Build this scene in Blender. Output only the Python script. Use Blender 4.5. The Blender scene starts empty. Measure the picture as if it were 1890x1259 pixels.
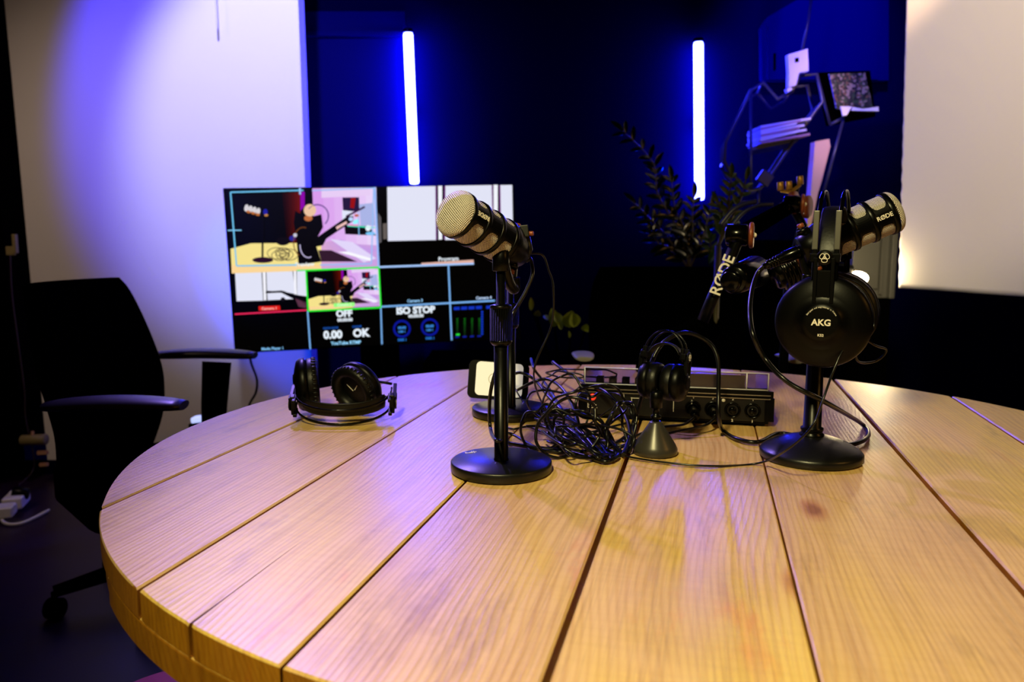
import bpy, bmesh, math, random
from mathutils import Vector, Matrix, Quaternion
C = bpy.context.scene.collection
SC = bpy.context.scene
PI = math.pi
random.seed(7)

# ------------------------------------------------------------------ camera, exposure, light
F, P, CZ = 1470.0, 0.1286, 1.04
cam = bpy.data.cameras.new('camera'); co = bpy.data.objects.new('camera', cam); C.objects.link(co)
co.location = (0, 0, CZ); co.rotation_euler = (PI/2 - P, 0, 0)
cam.sensor_width = 36; cam.lens = 36*F/1890; cam.clip_start = .02; cam.clip_end = 60
cam.dof.use_dof = True; cam.dof.focus_distance = 1.0; cam.dof.aperture_fstop = 6.3
SC.camera = co
vs = SC.view_settings
SC.display_settings.display_device = 'sRGB'
vs.view_transform = 'Standard'; vs.look = 'None'; vs.exposure = 0; vs.gamma = 1; vs.use_curve_mapping = False
w = bpy.data.worlds.new('world'); SC.world = w; w.use_nodes = True
w.node_tree.nodes['Background'].inputs[0].default_value = (.02, .012, .03, 1)
w.node_tree.nodes['Background'].inputs[1].default_value = .008

def lamp(name, kind, loc, target, energy, col, **kw):
    l = bpy.data.lights.new(name, kind); o = bpy.data.objects.new(name, l); C.objects.link(o)
    l.energy = energy; l.color = col; o.location = loc
    for k, v in kw.items(): setattr(l, k, v)
    if target is not None:
        o.rotation_euler = (Vector(target)-Vector(loc)).to_track_quat('-Z', 'Y').to_euler()
    return o
# warm spot fitting above and a little left of the camera, aimed at the table
lamp('warm_table_spot', 'SPOT', (-.30, -.15, 2.05), (.32, .95, .75), 122, (1, .88, .40), spot_size=1.0, spot_blend=.6, shadow_soft_size=.09)
# warm lamp low to the right of the table
lamp('warm_side_lamp', 'AREA', (1.6, .2, 1.7), (.5, 1.0, .75), 3, (1, .48, .10), size=.25)
lamp('warm_cloth_spot', 'SPOT', (.3, .9, 2.5), (1.52, 2.45, 1.5), 165, (1, .82, .60), spot_size=.62, spot_blend=.4, shadow_soft_size=.15)
lamp('warm_back_wall_spot', 'SPOT', (-2.1, 1.6, 2.4), (-1.35, 3.45, .70), 40, (1, .72, .55), spot_size=1.35, spot_blend=.9, shadow_soft_size=.1)
# blue and white stage spots over the white wall
lamp('blue_stage_spot', 'SPOT', (-.80, 1.9, 2.9), (-1.03, 3.45, 1.85), 330, (.03, .02, 1), spot_size=.84, spot_blend=.30, shadow_soft_size=.05)
lamp('white_stage_spot', 'SPOT', (-.75, 1.85, 2.95), (-.95, 3.45, 1.60), 190, (.84, .84, 1), spot_size=.70, spot_blend=.6, shadow_soft_size=.05)
lamp('blue_back_spot', 'SPOT', (-1.0, 3.0, 2.7), (-.15, 1.2, .75), 230, (.34, .22, 1), spot_size=.72, spot_blend=.8, shadow_soft_size=.05)
lamp('blue_low_wall_fill', 'SPOT', (-2.0, 2.3, 1.9), (-.98, 3.45, .80), 280, (.0, .05, 1), spot_size=.40, spot_blend=.6, shadow_soft_size=.03)  # extra unseen spot, added to put blue on the wall below the screen
lamp('blue_cabinet_spot', 'SPOT', (1.25, 2.7, 2.8), (1.42, 3.85, 2.0), 420, (.0, .0, 1), spot_size=.75, spot_blend=.9, shadow_soft_size=.05)
lamp('blue_shelf_fill', 'SPOT', (.75, 2.45, 1.9), (1.15, 3.3, 1.65), 95, (.03, .03, 1), spot_size=.9, spot_blend=.9, shadow_soft_size=.03)  # unseen fill light added to turn the shelf frame blue

lamp('blue_plant_fill', 'SPOT', (.55, 3.6, 2.5), (.55, 3.05, 1.35), 60, (.0, .02, 1), spot_size=.7, spot_blend=.8, shadow_soft_size=.03)  # unseen fill light added for blue flecks on the fronds
lamp('warm_shelf_fill', 'SPOT', (1.05, 1.5, 2.3), (1.33, 3.3, 1.62), 120, (1, .62, .36), spot_size=.34, spot_blend=.8, shadow_soft_size=.04)  # unseen warm fill added for the timber, adapter and magazines

# ------------------------------------------------------------------ helpers
def ray(px, py):
    u = (px-945)/F; v = -(py-629.5)/F
    return Vector((u, math.cos(P)+v*math.sin(P), -math.sin(P)+v*math.cos(P)))
def atz(px, py, z=.75):
    d = ray(px, py); return Vector((0, 0, CZ))+d*((z-CZ)/d.z)
def atY(px, py, Y):
    d = ray(px, py); return Vector((0, 0, CZ))+d*(Y/d.y)
RT, UP, FW = Vector((1, 0, 0)), Vector((0, math.sin(P), math.cos(P))), Vector((0, math.cos(P), -math.sin(P)))

def frame(z, x=None, o=(0, 0, 0)):
    z = Vector(z).normalized()
    x = Vector(x) if x is not None else (Vector((1, 0, 0)) if abs(z.x) < .9 else Vector((0, 1, 0)))
    x = (x - z*x.dot(z)).normalized(); y = z.cross(x)
    m = Matrix((x, y, z)).transposed().to_4x4(); m.translation = Vector(o); return m
def T(x, y, z): return Matrix.Translation((x, y, z))
def R(a, ax): return Matrix.Rotation(a, 4, ax)

class MB:
    def __init__(s): s.bm = bmesh.new(); s.m = Matrix.Identity(4)
    def _f(s, vs_, sm):
        try: f = s.bm.faces.new(vs_); f.smooth = sm; return f
        except ValueError: return None
    def box(s, c, d, m=None, bev=0):
        b = bmesh.new(); bmesh.ops.create_cube(b, size=1)
        bmesh.ops.scale(b, vec=d, verts=b.verts)
        if bev: bmesh.ops.bevel(b, geom=b.edges[:], offset=bev, segments=3, affect='EDGES', profile=.6)
        bmesh.ops.transform(b, matrix=s.m@(m or Matrix.Identity(4))@T(*c), verts=b.verts)
        s._merge(b, False); return s
    def _merge(s, b, sm=None):
        mp = {}
        for v in b.verts: mp[v] = s.bm.verts.new(v.co)
        for f in b.faces:
            g = s._f([mp[v] for v in f.verts], f.smooth if sm is None else sm)
        b.free()
    def lathe(s, prof, m=None, n=40, sm=True, a0=0, a1=2*PI, cap=False):
        M = s.m@(m or Matrix.Identity(4)); full = abs(a1-a0-2*PI) < 1e-6; k = n if full else n+1
        rings = []
        for r, z in prof:
            if r < 1e-6: rings.append([s.bm.verts.new(M@Vector((0, 0, z)))]*k)
            else: rings.append([s.bm.verts.new(M@Vector((r*math.cos(a0+(a1-a0)*i/n), r*math.sin(a0+(a1-a0)*i/n), z))) for i in range(k)])
        for A, B in zip(rings, rings[1:]):
            for i in range(n):
                j = (i+1) % k
                q = [A[i], A[j], B[j], B[i]]; u = []
                for v in q:
                    if v not in u: u.append(v)
                if len(u) > 2: s._f(u, sm)
        if cap and not full:
            s._f([r[0] for r in rings], False); s._f([r[-1] for r in rings][::-1], False)
        return s
    def tube(s, pts, r, n=10, closed=False, flat=1.0, caps=True, side=None, sm=True):
        pts = [Vector(p) for p in pts]; N = len(pts)
        tg = []
        for i in range(N):
            a = pts[(i-1) % N] if (closed or i > 0) else pts[i]; b = pts[(i+1) % N] if (closed or i < N-1) else pts[i]
            t = (b-a); tg.append(t.normalized() if t.length > 1e-9 else Vector((0, 0, 1)))
        x = Vector(side) if side is not None else (Vector((0, 0, 1)) if abs(tg[0].z) < .9 else Vector((1, 0, 0)))
        x = (x-tg[0]*x.dot(tg[0])).normalized(); rings = []
        for i in range(N):
            if i: q = tg[i-1].rotation_difference(tg[i]); x = (q@x); x = (x-tg[i]*x.dot(tg[i])).normalized()
            if side is not None:
                x = Vector(side); x = (x-tg[i]*x.dot(tg[i])).normalized()
            y = tg[i].cross(x); rr = r[i] if isinstance(r, (list, tuple)) else r
            rings.append([s.bm.verts.new(s.m@(pts[i]+x*rr*math.cos(2*PI*k/n)+y*rr*flat*math.sin(2*PI*k/n))) for k in range(n)])
        for i in range(N if closed else N-1):
            A, B = rings[i], rings[(i+1) % N]
            for k in range(n): s._f([A[k], A[(k+1) % n], B[(k+1) % n], B[k]], sm)
        if caps and not closed: s._f(rings[0][::-1], False); s._f(rings[-1], False)
        return s
    def cyl(s, a, b, r, r2=None, n=24, bev=0):
        a, b = Vector(a), Vector(b); L = (b-a).length; r2 = r if r2 is None else r2
        if bev: pr = [(0, 0), (r-bev, 0), (r, bev), (r2, L-bev), (r2-bev, L), (0, L)]
        else: pr = [(0, 0), (r, 0), (r, 0), (r2, L), (r2, L), (0, L)]
        return s.lathe(pr, frame(b-a, o=a), n)
    def ball(s, c, r, n=20, sc=(1, 1, 1), m=None):
        pr = [(max(0, r*math.sin(PI*i/12)), -r*math.cos(PI*i/12)) for i in range(13)]
        return s.lathe(pr, (m or Matrix.Identity(4))@T(*c)@Matrix.Diagonal((*sc, 1)), n)
    def prism(s, poly, h, m=None, sm=False):
        """polygon in local XY extruded along +Z by h"""
        M = s.m@(m or Matrix.Identity(4))
        a = [s.bm.verts.new(M@Vector((x, y, 0))) for x, y in poly]; b = [s.bm.verts.new(M@Vector((x, y, h))) for x, y in poly]
        s._f(a[::-1], False); s._f(b, False)
        for i in range(len(poly)):
            j = (i+1) % len(poly); s._f([a[i], a[j], b[j], b[i]], sm)
        return s
    def quad(s, pts, sm=False):
        s._f([s.bm.verts.new(s.m@Vector(p)) for p in pts], sm); return s
    def text(s, body, size, m, ext=.0003, off=0.0, align='CENTER'):
        cu = bpy.data.curves.new('t', 'FONT'); cu.body = body; cu.size = size; cu.align_x = align; cu.align_y = 'CENTER'
        cu.extrude = ext; cu.offset = off; cu.resolution_u = 3
        o = bpy.data.objects.new('t', cu); C.objects.link(o)
        dg = bpy.context.evaluated_depsgraph_get(); dg.update()
        me = bpy.data.meshes.new_from_object(o.evaluated_get(dg)); b = bmesh.new(); b.from_mesh(me)
        bmesh.ops.transform(b, matrix=s.m@m, verts=b.verts); s._merge(b, False)
        bpy.data.objects.remove(o); bpy.data.curves.remove(cu); bpy.data.meshes.remove(me); return s
    def build(s, name, mat, parent=None, world=False):
        me = bpy.data.meshes.new(name)
        bmesh.ops.recalc_face_normals(s.bm, faces=s.bm.faces[:])
        s.bm.to_mesh(me); s.bm.free()
        me.materials.append(mat)
        o = bpy.data.objects.new(name, me); C.objects.link(o)
        if parent is not None: o.parent = parent
        return o

def tag(o, label=None, cat=None, group=None, kind=None):
    if label: o['label'] = label
    if cat: o['category'] = cat
    if group: o['group'] = group
    if kind: o['kind'] = kind
    return o
def empty(name, m, label, cat, group=None):
    o = bpy.data.objects.new(name, None); C.objects.link(o); o.empty_display_size = .05
    o.matrix_world = m; return tag(o, label, cat, group)
def wpart(mb, name, mat, root, label=None):
    """build a part whose vertices were given in world space under a placed root"""
    o = mb.build(name, mat, root); o.matrix_parent_inverse = root.matrix_world.inverted()
    if label: o['label'] = label
    return o
def smooth_path(pts, k=8, closed=False):
    pts = [Vector(p) for p in pts]; out = []; N = len(pts)
    for i in range(N if closed else N-1):
        g = (lambda j: pts[j % N]) if closed else (lambda j: pts[max(0, min(N-1, j))])
        p0, p1, p2, p3 = g(i-1), g(i), g(i+1), g(i+2)
        for j in range(k):
            t = j/k
            out.append(.5*((2*p1)+(p2-p0)*t+(2*p0-5*p1+4*p2-p3)*t*t+(3*p1-p0-3*p2+p3)*t**3))
    if not closed: out.append(pts[-1])
    return out

# ------------------------------------------------------------------ materials
def mat(name, col, rough=.5, metal=0.0, spec=.5, emit=None, es=1, bump=None, coat=0):
    m = bpy.data.materials.new(name); m.use_nodes = True; nt = m.node_tree; b = nt.nodes['Principled BSDF']
    b.inputs['Base Color'].default_value = (*col, 1); b.inputs['Roughness'].default_value = rough
    b.inputs['Metallic'].default_value = metal; b.inputs['Specular IOR Level'].default_value = spec
    b.inputs['Coat Weight'].default_value = coat
    if emit: b.inputs['Emission Color'].default_value = (*emit, 1); b.inputs['Emission Strength'].default_value = es
    tc = nt.nodes.new('ShaderNodeTexCoord'); nz = nt.nodes.new('ShaderNodeTexNoise')
    nt.links.new(tc.outputs['Object'], nz.inputs['Vector'])
    sc, st, di = bump or (60, .05, .002)
    nz.inputs['Scale'].default_value = sc; nz.inputs['Detail'].default_value = 3
    bp = nt.nodes.new('ShaderNodeBump'); bp.inputs['Strength'].default_value = st; bp.inputs['Distance'].default_value = di
    nt.links.new(nz.outputs['Fac'], bp.inputs['Height']); nt.links.new(bp.outputs[0], b.inputs['Normal'])
    return m
def lin(c): return tuple(((x/255)/12.92 if x/255 <= .04045 else ((x/255+.055)/1.055)**2.4) for x in c)

M_black = mat('black_satin_metal', (.0010, .0010, .0010), .30, 0, .20)
M_base = mat('black_powder_coat', (.004, .004, .004), .34, 0, .42, bump=(900, .25, .0004))
M_plastic = mat('black_plastic', (.0008, .0008, .0008), .36, 0, .16, bump=(500, .1, .0003))
M_gloss = mat('glossy_black_plastic', (.0008, .0008, .0008), .18, 0, .22)
M_rubber = mat('black_cable_rubber', (.002, .002, .002), .28, 0, .4)
M_pad = mat('black_leatherette', (.0015, .0015, .0015), .42, 0, .3, bump=(300, .25, .0006))
M_fabric = mat('black_chair_fabric', (.0004, .0004, .0004), .95, 0, .0, bump=(500, .3, .001))
M_wall_black = mat('black_wall_blue_lit', (.0008, .0008, .0130), .95, 0, .0, bump=(30, .1, .002))  # black wall, blue light tinted into its base colour
M_wall_blue_lit = mat('dark_wall_blue_lit', (.0015, .0015, .042), .95, 0, .0, bump=(30, .1, .002))  # dark panel and cabinet, blue glow put into the base colour
M_white = mat('white_wall_paint', (.80, .78, .76), .85, 0, .2, bump=(6, .12, .01))
M_floor = mat('dark_vinyl_floor', (.018, .006, .026), .35, 0, .4, bump=(200, .3, .001))  # violet glow on the floor put into its base colour
M_grey = mat('grey_painted_door', (.055, .055, .045), .5)
M_logo = mat('white_print', (.80, .74, .66), .6)
M_copper = mat('copper_toned_cap', (.22, .05, .015), .4, .2)
M_brassy = mat('warm_lit_steel', (.45, .38, .30), .35, .8)
M_wood_pale = mat('pale_timber', (.60, .38, .25), .6, bump=(80, .3, .001))
M_paper = mat('magazine_paper', (.55, .52, .55), .6)
M_whitepl = mat('white_plastic', (.75, .73, .70), .4)
M_blue_lit = mat('blue_lit_steel_tube', (.02, .02, .06), .35, 0, .5)  # black steel with the blue light tinted into its colour
M_stem = mat('plant_stem', (.06, .045, .01), .5)
M_leaf = mat('waxy_green_leaf', (.004, .010, .002), .22, 0, .6)
M_leaf2 = mat('yellow_green_leaf', (.05, .11, .01), .35, 0, .4)
M_leaf3 = mat('bright_broad_leaf', (.42, .50, .03), .4, 0, .4)
M_red = mat('red_upholstery', (.30, .02, .06), .5)
M_redbtn = mat('red_plastic_button', (.75, .04, .02), .35, emit=(1, .05, .02), es=.5)
M_tube = mat('glowing_light_tube', (1, 1, 1), .5, emit=(.022, .026, 1), es=150)
M_bulb = mat('glowing_bulb', (1, 1, 1), .5, emit=(1, .75, .42), es=60)

def nodes(m): return m.node_tree, m.node_tree.nodes, m.node_tree.links
def mk_math(nt, op, a, b=None, c=None):
    n = nt.nodes.new('ShaderNodeMath'); n.operation = op
    for i, v in enumerate((a, b, c)):
        if v is None: continue
        if isinstance(v, (int, float)): n.inputs[i].default_value = v
        else: nt.links.new(v, n.inputs[i])
    return n.outputs[0]

def mk_wood():
    m = mat('worn_pine_planks', (.6, .4, .2), .45, 0, .5); nt, ns, L = nodes(m); b = ns['Principled BSDF']
    tc = ns.new('ShaderNodeTexCoord'); at = ns.new('ShaderNodeAttribute'); at.attribute_name = 'plank'
    sep = ns.new('ShaderNodeSeparateXYZ'); L.new(tc.outputs['Object'], sep.inputs[0])
    pid = at.outputs['Fac']
    def comb(sx, sy, sz, off):
        c = ns.new('ShaderNodeCombineXYZ')
        L.new(mk_math(nt, 'MULTIPLY_ADD', sep.outputs[0], sx, mk_math(nt, 'MULTIPLY', pid, off)), c.inputs[0])
        L.new(mk_math(nt, 'MULTIPLY_ADD', sep.outputs[1], sy, mk_math(nt, 'MULTIPLY', pid, off*1.7)), c.inputs[1])
        L.new(mk_math(nt, 'MULTIPLY', sep.outputs[2], sz), c.inputs[2]); return c.outputs[0]
    def noise(vec, sc, det=4, rough=.6):
        n = ns.new('ShaderNodeTexNoise'); n.inputs['Scale'].default_value = sc; n.inputs['Detail'].default_value = det
        n.inputs['Roughness'].default_value = rough; L.new(vec, n.inputs['Vector']); return n.outputs['Fac']
    def ramp(fac, stops):
        r = ns.new('ShaderNodeValToRGB'); L.new(fac, r.inputs[0]); e = r.color_ramp.elements
        while len(e) < len(stops): e.new(.5)
        for q, (p_, c_) in zip(e, stops): q.position = p_; q.color = (*c_, 1)
        return r.outputs[0]
    def mix(a, b_, fac, mode='MULTIPLY'):
        x = ns.new('ShaderNodeMix'); x.data_type = 'RGBA'; x.blend_type = mode
        if isinstance(fac, (int, float)): x.inputs[0].default_value = fac
        else: L.new(fac, x.inputs[0])
        for i, v in ((6, a), (7, b_)):
            if isinstance(v, tuple): x.inputs[i].default_value = (*v, 1)
            else: L.new(v, x.inputs[i])
        return x.outputs[2]
    # growth rings: distance across the plank bent by a slow noise
    warp = noise(comb(2.45, .8, 2, 3.1), 1.6, 2, .5)
    wv = mk_math(nt, 'MULTIPLY_ADD', warp, .16, sep.outputs[0])
    rings = mk_math(nt, 'SINE', mk_math(nt, 'MULTIPLY', wv, 950))
    rings = mk_math(nt, 'MULTIPLY_ADD', rings, .5, .5)
    rings = mk_math(nt, 'POWER', rings, 2.2)
    fine = noise(comb(170, 3.5, 20, 9), 1.5, 5, .7)
    broad = noise(comb(7, 1.3, 3, 5), 1, 4, .6)
    tone = ramp(broad, [(.28, (.72, .45, .19)), (.45, (.82, .55, .22)), (.6, (.84, .58, .13)), (.75, (.90, .66, .18))])
    tone = mix(tone, ramp(rings, [(0, (1, 1, 1)), (1, (.82, .70, .55))]), .5)
    tone = mix(tone, ramp(fine, [(.25, (.66, .58, .56)), (.55, (1, 1, 1)), (.8, (1.0, 1.0, 1.0))]), .8)
    # saw marks across the boards
    saw = noise(comb(9, 120, 9, 4), 1, 3, .5)
    tone = mix(tone, ramp(saw, [(.3, (.8, .76, .72)), (.6, (1, 1, 1))]), .22)
    # grey and red dirt
    dirt = noise(comb(11, 3, 3, 8), 1, 5, .7)
    tone = mix(tone, (.42, .36, .38), mk_math(nt, 'MULTIPLY', mk_math(nt, 'GREATER_THAN', dirt, 2), 1), 'MIX')
    tone = mix(tone, ramp(dirt, [(.28, (.60, .56, .62)), (.42, (1, 1, 1)), (.58, (1, 1, 1)), (.70, (1, .72, .62))]), .9)
    # knots
    vo = ns.new('ShaderNodeTexVoronoi'); vo.inputs['Scale'].default_value = 1; vo.inputs['Randomness'].default_value = 1
    L.new(comb(8.5, 3.4, 0, 2.3), vo.inputs['Vector'])
    kd = mk_math(nt, 'MULTIPLY_ADD', noise(comb(60, 30, 10, 1), 1, 2, .5), .05, vo.outputs['Distance'])
    tone = mix(tone, ramp(kd, [(.07, (.42, .22, .12)), (.11, (.80, .60, .48)), (.17, (1, 1, 1))]), .85)
    plk = ns.new('ShaderNodeTexWhiteNoise'); plk.noise_dimensions = '1D'; L.new(pid, plk.inputs['W'])
    tone = mix(tone, ramp(plk.outputs['Value'], [(0, (.84, .80, .84)), (1, (1, 1, .92))]), .7)
    # end grain round the rim is browner than the face
    sn = ns.new('ShaderNodeSeparateXYZ'); L.new(tc.outputs['Normal'], sn.inputs[0])
    eg = mk_math(nt, 'LESS_THAN', sn.outputs[2], .35)
    tone = mix(tone, (.62, .38, .10), eg)
    L.new(tone, b.inputs['Base Color'])
    rr = mk_math(nt, 'MULTIPLY_ADD', fine, .22, .17); rr = mk_math(nt, 'MULTIPLY_ADD', dirt, .12, rr); L.new(rr, b.inputs['Roughness'])
    h = mk_math(nt, 'MULTIPLY_ADD', rings, .35, fine)
    h = mk_math(nt, 'MULTIPLY_ADD', saw, .2, h)
    bp = ns.new('ShaderNodeBump'); bp.inputs['Strength'].default_value = .30; bp.inputs['Distance'].default_value = .0008
    L.new(h, bp.inputs['Height']); L.new(bp.outputs[0], b.inputs['Normal'])
    return m
M_wood = mk_wood()

def mk_grille():
    """woven steel mesh: UV carries millimetres over the surface"""
    m = mat('woven_steel_grille', (.6, .5, .38), .45, .15); nt, ns, L = nodes(m); b = ns['Principled BSDF']
    uv = ns.new('ShaderNodeUVMap'); sep = ns.new('ShaderNodeSeparateXYZ'); L.new(uv.outputs[0], sep.inputs[0])
    k = 2*PI/2.7
    s1 = mk_math(nt, 'SINE', mk_math(nt, 'MULTIPLY', mk_math(nt, 'ADD', sep.outputs[0], sep.outputs[1]), k))
    s2 = mk_math(nt, 'SINE', mk_math(nt, 'MULTIPLY', mk_math(nt, 'SUBTRACT', sep.outputs[0], sep.outputs[1]), k))
    h = mk_math(nt, 'ADD', s1, s2)
    r = ns.new('ShaderNodeValToRGB'); L.new(mk_math(nt, 'MULTIPLY_ADD', h, .25, .5), r.inputs[0])
    e = r.color_ramp.elements; e[0].position = .22; e[0].color = (.006, .004, .003, 1); e[1].position = .42; e[1].color = (.95, .86, .80, 1)
    L.new(r.outputs[0], b.inputs['Base Color'])
    bp = ns.new('ShaderNodeBump'); bp.inputs['Strength'].default_value = .8; bp.inputs['Distance'].default_value = .0008
    L.new(h, bp.inputs['Height']); L.new(bp.outputs[0], b.inputs['Normal']); return m
M_grille = mk_grille()

def mk_screen():
    m = bpy.data.materials.new('lit_screen_pixels'); m.use_nodes = True; nt, ns, L = nodes(m); b = ns['Principled BSDF']
    a = ns.new('ShaderNodeAttribute'); a.attribute_name = 'Col'
    b.inputs['Base Color'].default_value = (.002, .002, .002, 1); b.inputs['Roughness'].default_value = .5; b.inputs['Specular IOR Level'].default_value = .1
    L.new(a.outputs['Color'], b.inputs['Emission Color']); b.inputs['Emission Strength'].default_value = 1.0
    return m
M_screen = mk_screen()
def mk_clear():
    m = bpy.data.materials.new('clear_acrylic'); m.use_nodes = True; nt, ns, L = nodes(m); out = ns['Material Output']
    ns.remove(ns['Principled BSDF'])
    t = ns.new('ShaderNodeBsdfTransparent'); t.inputs[0].default_value = (.86, .84, .95, 1)
    g = ns.new('ShaderNodeBsdfGlossy'); g.inputs['Roughness'].default_value = .08
    fr = ns.new('ShaderNodeFresnel'); fr.inputs[0].default_value = 1.5
    x = ns.new('ShaderNodeMixShader'); L.new(fr.outputs[0], x.inputs[0]); L.new(t.outputs[0], x.inputs[1]); L.new(g.outputs[0], x.inputs[2])
    L.new(x.outputs[0], out.inputs[0]); return m
M_clear = mk_clear()
M_edge = mat('polished_acrylic_edge', (.75, .75, .85), .12, .2, 1)
def mk_photo():
    m = mat('printed_poster', (.1, .1, .1), .5); nt, ns, L = nodes(m)
    tc = ns.new('ShaderNodeTexCoord'); v = ns.new('ShaderNodeTexVoronoi'); v.inputs['Scale'].default_value = 110
    L.new(tc.outputs['Object'], v.inputs['Vector'])
    r = ns.new('ShaderNodeValToRGB'); sx = ns.new('ShaderNodeSeparateXYZ'); L.new(v.outputs['Color'], sx.inputs[0]); L.new(sx.outputs[0], r.inputs[0])
    e = r.color_ramp.elements
    for p_, c_ in ((.3, (.02, .02, .02)), (.5, (.12, .06, .03)), (.65, (.03, .06, .02)), (.8, (.22, .17, .13))): q = e.new(p_); q.color = (*c_, 1)
    e[0].color = (.005, .005, .008, 1); e[-1].color = (.05, .10, .2, 1); r.color_ramp.interpolation = 'CONSTANT'
    L.new(r.outputs[0], ns['Principled BSDF'].inputs['Base Color']); return m
M_photo = mk_photo()

# ------------------------------------------------------------------ the room
def struct(mb, name, m): return tag(mb.build(name, m), kind='structure')
struct(MB().box((0, 2.2, -.05), (7, 6.4, .1)), 'floor', M_floor)
struct(MB().box((0, 2.2, 3.05), (7, 6.4, .1)), 'ceiling', M_wall_black)
YW = 3.45
# white part of the back wall, its visible corners measured at its own distance
a, b_, c_, d_ = atY(8, 0, YW), atY(550, 0, YW), atY(563, 345, YW), None
lx0, lx1 = atY(90, 873, YW).x, a.x
rx1 = b_.x; rx0 = c_.x+(c_.x-b_.x)*(c_.z)/(b_.z-c_.z)
def lerpx(x0, z0, x1, z1, z): return x0+(x1-x0)*(z-z0)/(z1-z0)
HT = 3.0
wl = [(lerpx(lx0, 0, lx1, a.z, 0), YW, 0), (rx0, YW, 0), (lerpx(rx0, 0, rx1, b_.z, HT), YW, HT), (lerpx(lx0, 0, lx1, a.z, HT), YW, HT)]
mb = MB()
mb.prism([(p[0], p[2]) for p in wl], .10, Matrix(((1, 0, 0, 0), (0, 0, 1, YW), (0, 1, 0, 0), (0, 0, 0, 1))))
struct(mb, 'wall_back', M_white)
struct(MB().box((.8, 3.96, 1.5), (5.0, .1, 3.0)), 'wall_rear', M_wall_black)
mb = MB()
mb.box((-2.75, 2.9, 1.5), (.1, 2.4, 3.0))
struct(mb, 'wall_left', M_wall_black)
struct(MB().box((3.3, 2.5, 1.5), (.1, 3.2, 3.0)), 'wall_right', M_wall_black)
# blue-tinted dark panel on the rear wall between the white wall and the first tube
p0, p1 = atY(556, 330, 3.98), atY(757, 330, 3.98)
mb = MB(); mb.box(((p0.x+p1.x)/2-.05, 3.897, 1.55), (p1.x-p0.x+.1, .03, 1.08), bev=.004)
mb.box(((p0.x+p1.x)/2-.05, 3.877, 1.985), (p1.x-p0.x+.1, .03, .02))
struct(mb, 'trim_1', M_wall_blue_lit)
# dark baseboard foot
struct(MB().box((-1.5, YW-.01, .03), (1.5, .02, .06)), 'baseboard_back', M_wall_black)

# ------------------------------------------------------------------ round plank table
TH = .238; TC = Vector((.1956, 1.1182, 0)); TR = .7018
table = empty('round_table', Matrix.Translation(TC)@R(-TH, 'Z'), 'large round pale pine plank table filling the foreground', 'table')
GAPS = [(-.555, .0012), (-.379, .0022), (-.2005, .0016), (-.0215, .0026), (.1552, .0010), (.3381, .0030), (.522, .0013)]
def clip_disc(x0, x1, R_, n=36):
    pts = []
    x0 = max(x0, -R_); x1 = min(x1, R_)
    for i in range(n+1):
        x = x0+(x1-x0)*i/n; pts.append((x, -math.sqrt(max(0, R_*R_-x*x))))
    for i in range(n+1):
        x = x1-(x1-x0)*i/n; pts.append((x, math.sqrt(max(0, R_*R_-x*x))))
    out = []
    for p in pts:
        if not out or (Vector(p)-Vector(out[-1])).length > 1e-4: out.append(p)
    if (Vector(out[0])-Vector(out[-1])).length < 1e-4: out.pop()
    return out
def planks(edges, R0, z0, z1, seed):
    rnd = random.Random(seed); bm = bmesh.new(); lay = bm.faces.layers.float.new('plank')
    for i, (xa, xb) in enumerate(edges):
        Rr = R0+rnd.uniform(-.0015, .0015); poly = clip_disc(xa, xb, Rr); dz = rnd.uniform(-.0012, .0)
        ch = .0018
        if seed == 1 and xa < -.2985 < xb:                       # split running in from the rim
            y0 = -math.sqrt(Rr*Rr-.2985**2); k0 = min(j for j in range(len(poly)) if poly[j][0] > -.2985 and poly[j][1] < 0)
            slot = [(-.2998, y0-.0004), (-.2992, y0+.05), (-.2990, y0+.11), (-.2984, -.459), (-.2981, y0+.11), (-.2979, y0+.05), (-.2972, y0+.0004)]
            poly = [p for p in poly[:k0] if p[0] < -.3002]+slot+[p for p in poly[k0:] if not (p[1] < 0 and p[0] < -.2968)]
        # wobbling long edges
        def wob(x, y, k): return x
        cx = sum(p[0] for p in poly)/len(poly); cy = 0
        def ins(p, d):
            v = Vector((p[0]-cx, p[1])); q = Vector(p); r = q.length
            x = q.x+(d if q.x < cx else -d)*min(1, abs(q.x-cx)/(.5*(xb-xa)))**6
            y = q.y*(1-d/max(r, .05))
            return (x, y)
        rings = []
        for (d, z) in ((0, z0), (0, z1+dz-ch), (ch, z1+dz)):
            rings.append([bm.verts.new((*ins(p, d), z)) for p in poly])
        fs = []
        for A, B in zip(rings, rings[1:]):
            for j in range(len(poly)):
                k = (j+1) % len(poly); fs.append(bm.faces.new((A[j], A[k], B[k], B[j])))
        fs.append(bm.faces.new(rings[-1])); fs.append(bm.faces.new(rings[0][::-1]))
        for f in fs: f[lay] = float(i+seed*13)
    return bm
def plank_obj(bm, name, parent):
    bmesh.ops.recalc_face_normals(bm, faces=bm.faces[:])
    me = bpy.data.meshes.new(name); bm.to_mesh(me); bm.free(); me.materials.append(M_wood)
    o = bpy.data.objects.new(name, me); C.objects.link(o); o.parent = parent; return o
ed = []; x = -TR
for g, hw in GAPS: ed.append((x, g-hw)); x = g+hw
ed.append((x, TR))
plank_obj(planks(ed, TR, .722, .75, 1), 'tabletop', table)
lo = plank_obj(planks([(-TR+.18*i, -TR+.18*i+.179) for i in range(8)], TR-.001, .694, .7215, 2), 'lower_layer', table)
lo.rotation_euler = (0, 0, PI/2)
mb = MB(); mb.lathe([(0, 0), (.28, 0), (.28, .05), (.22, .06), (.20, .62), (.25, .69), (0, .69)], n=32)
mb.build('pedestal', M_fabric, table)

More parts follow.
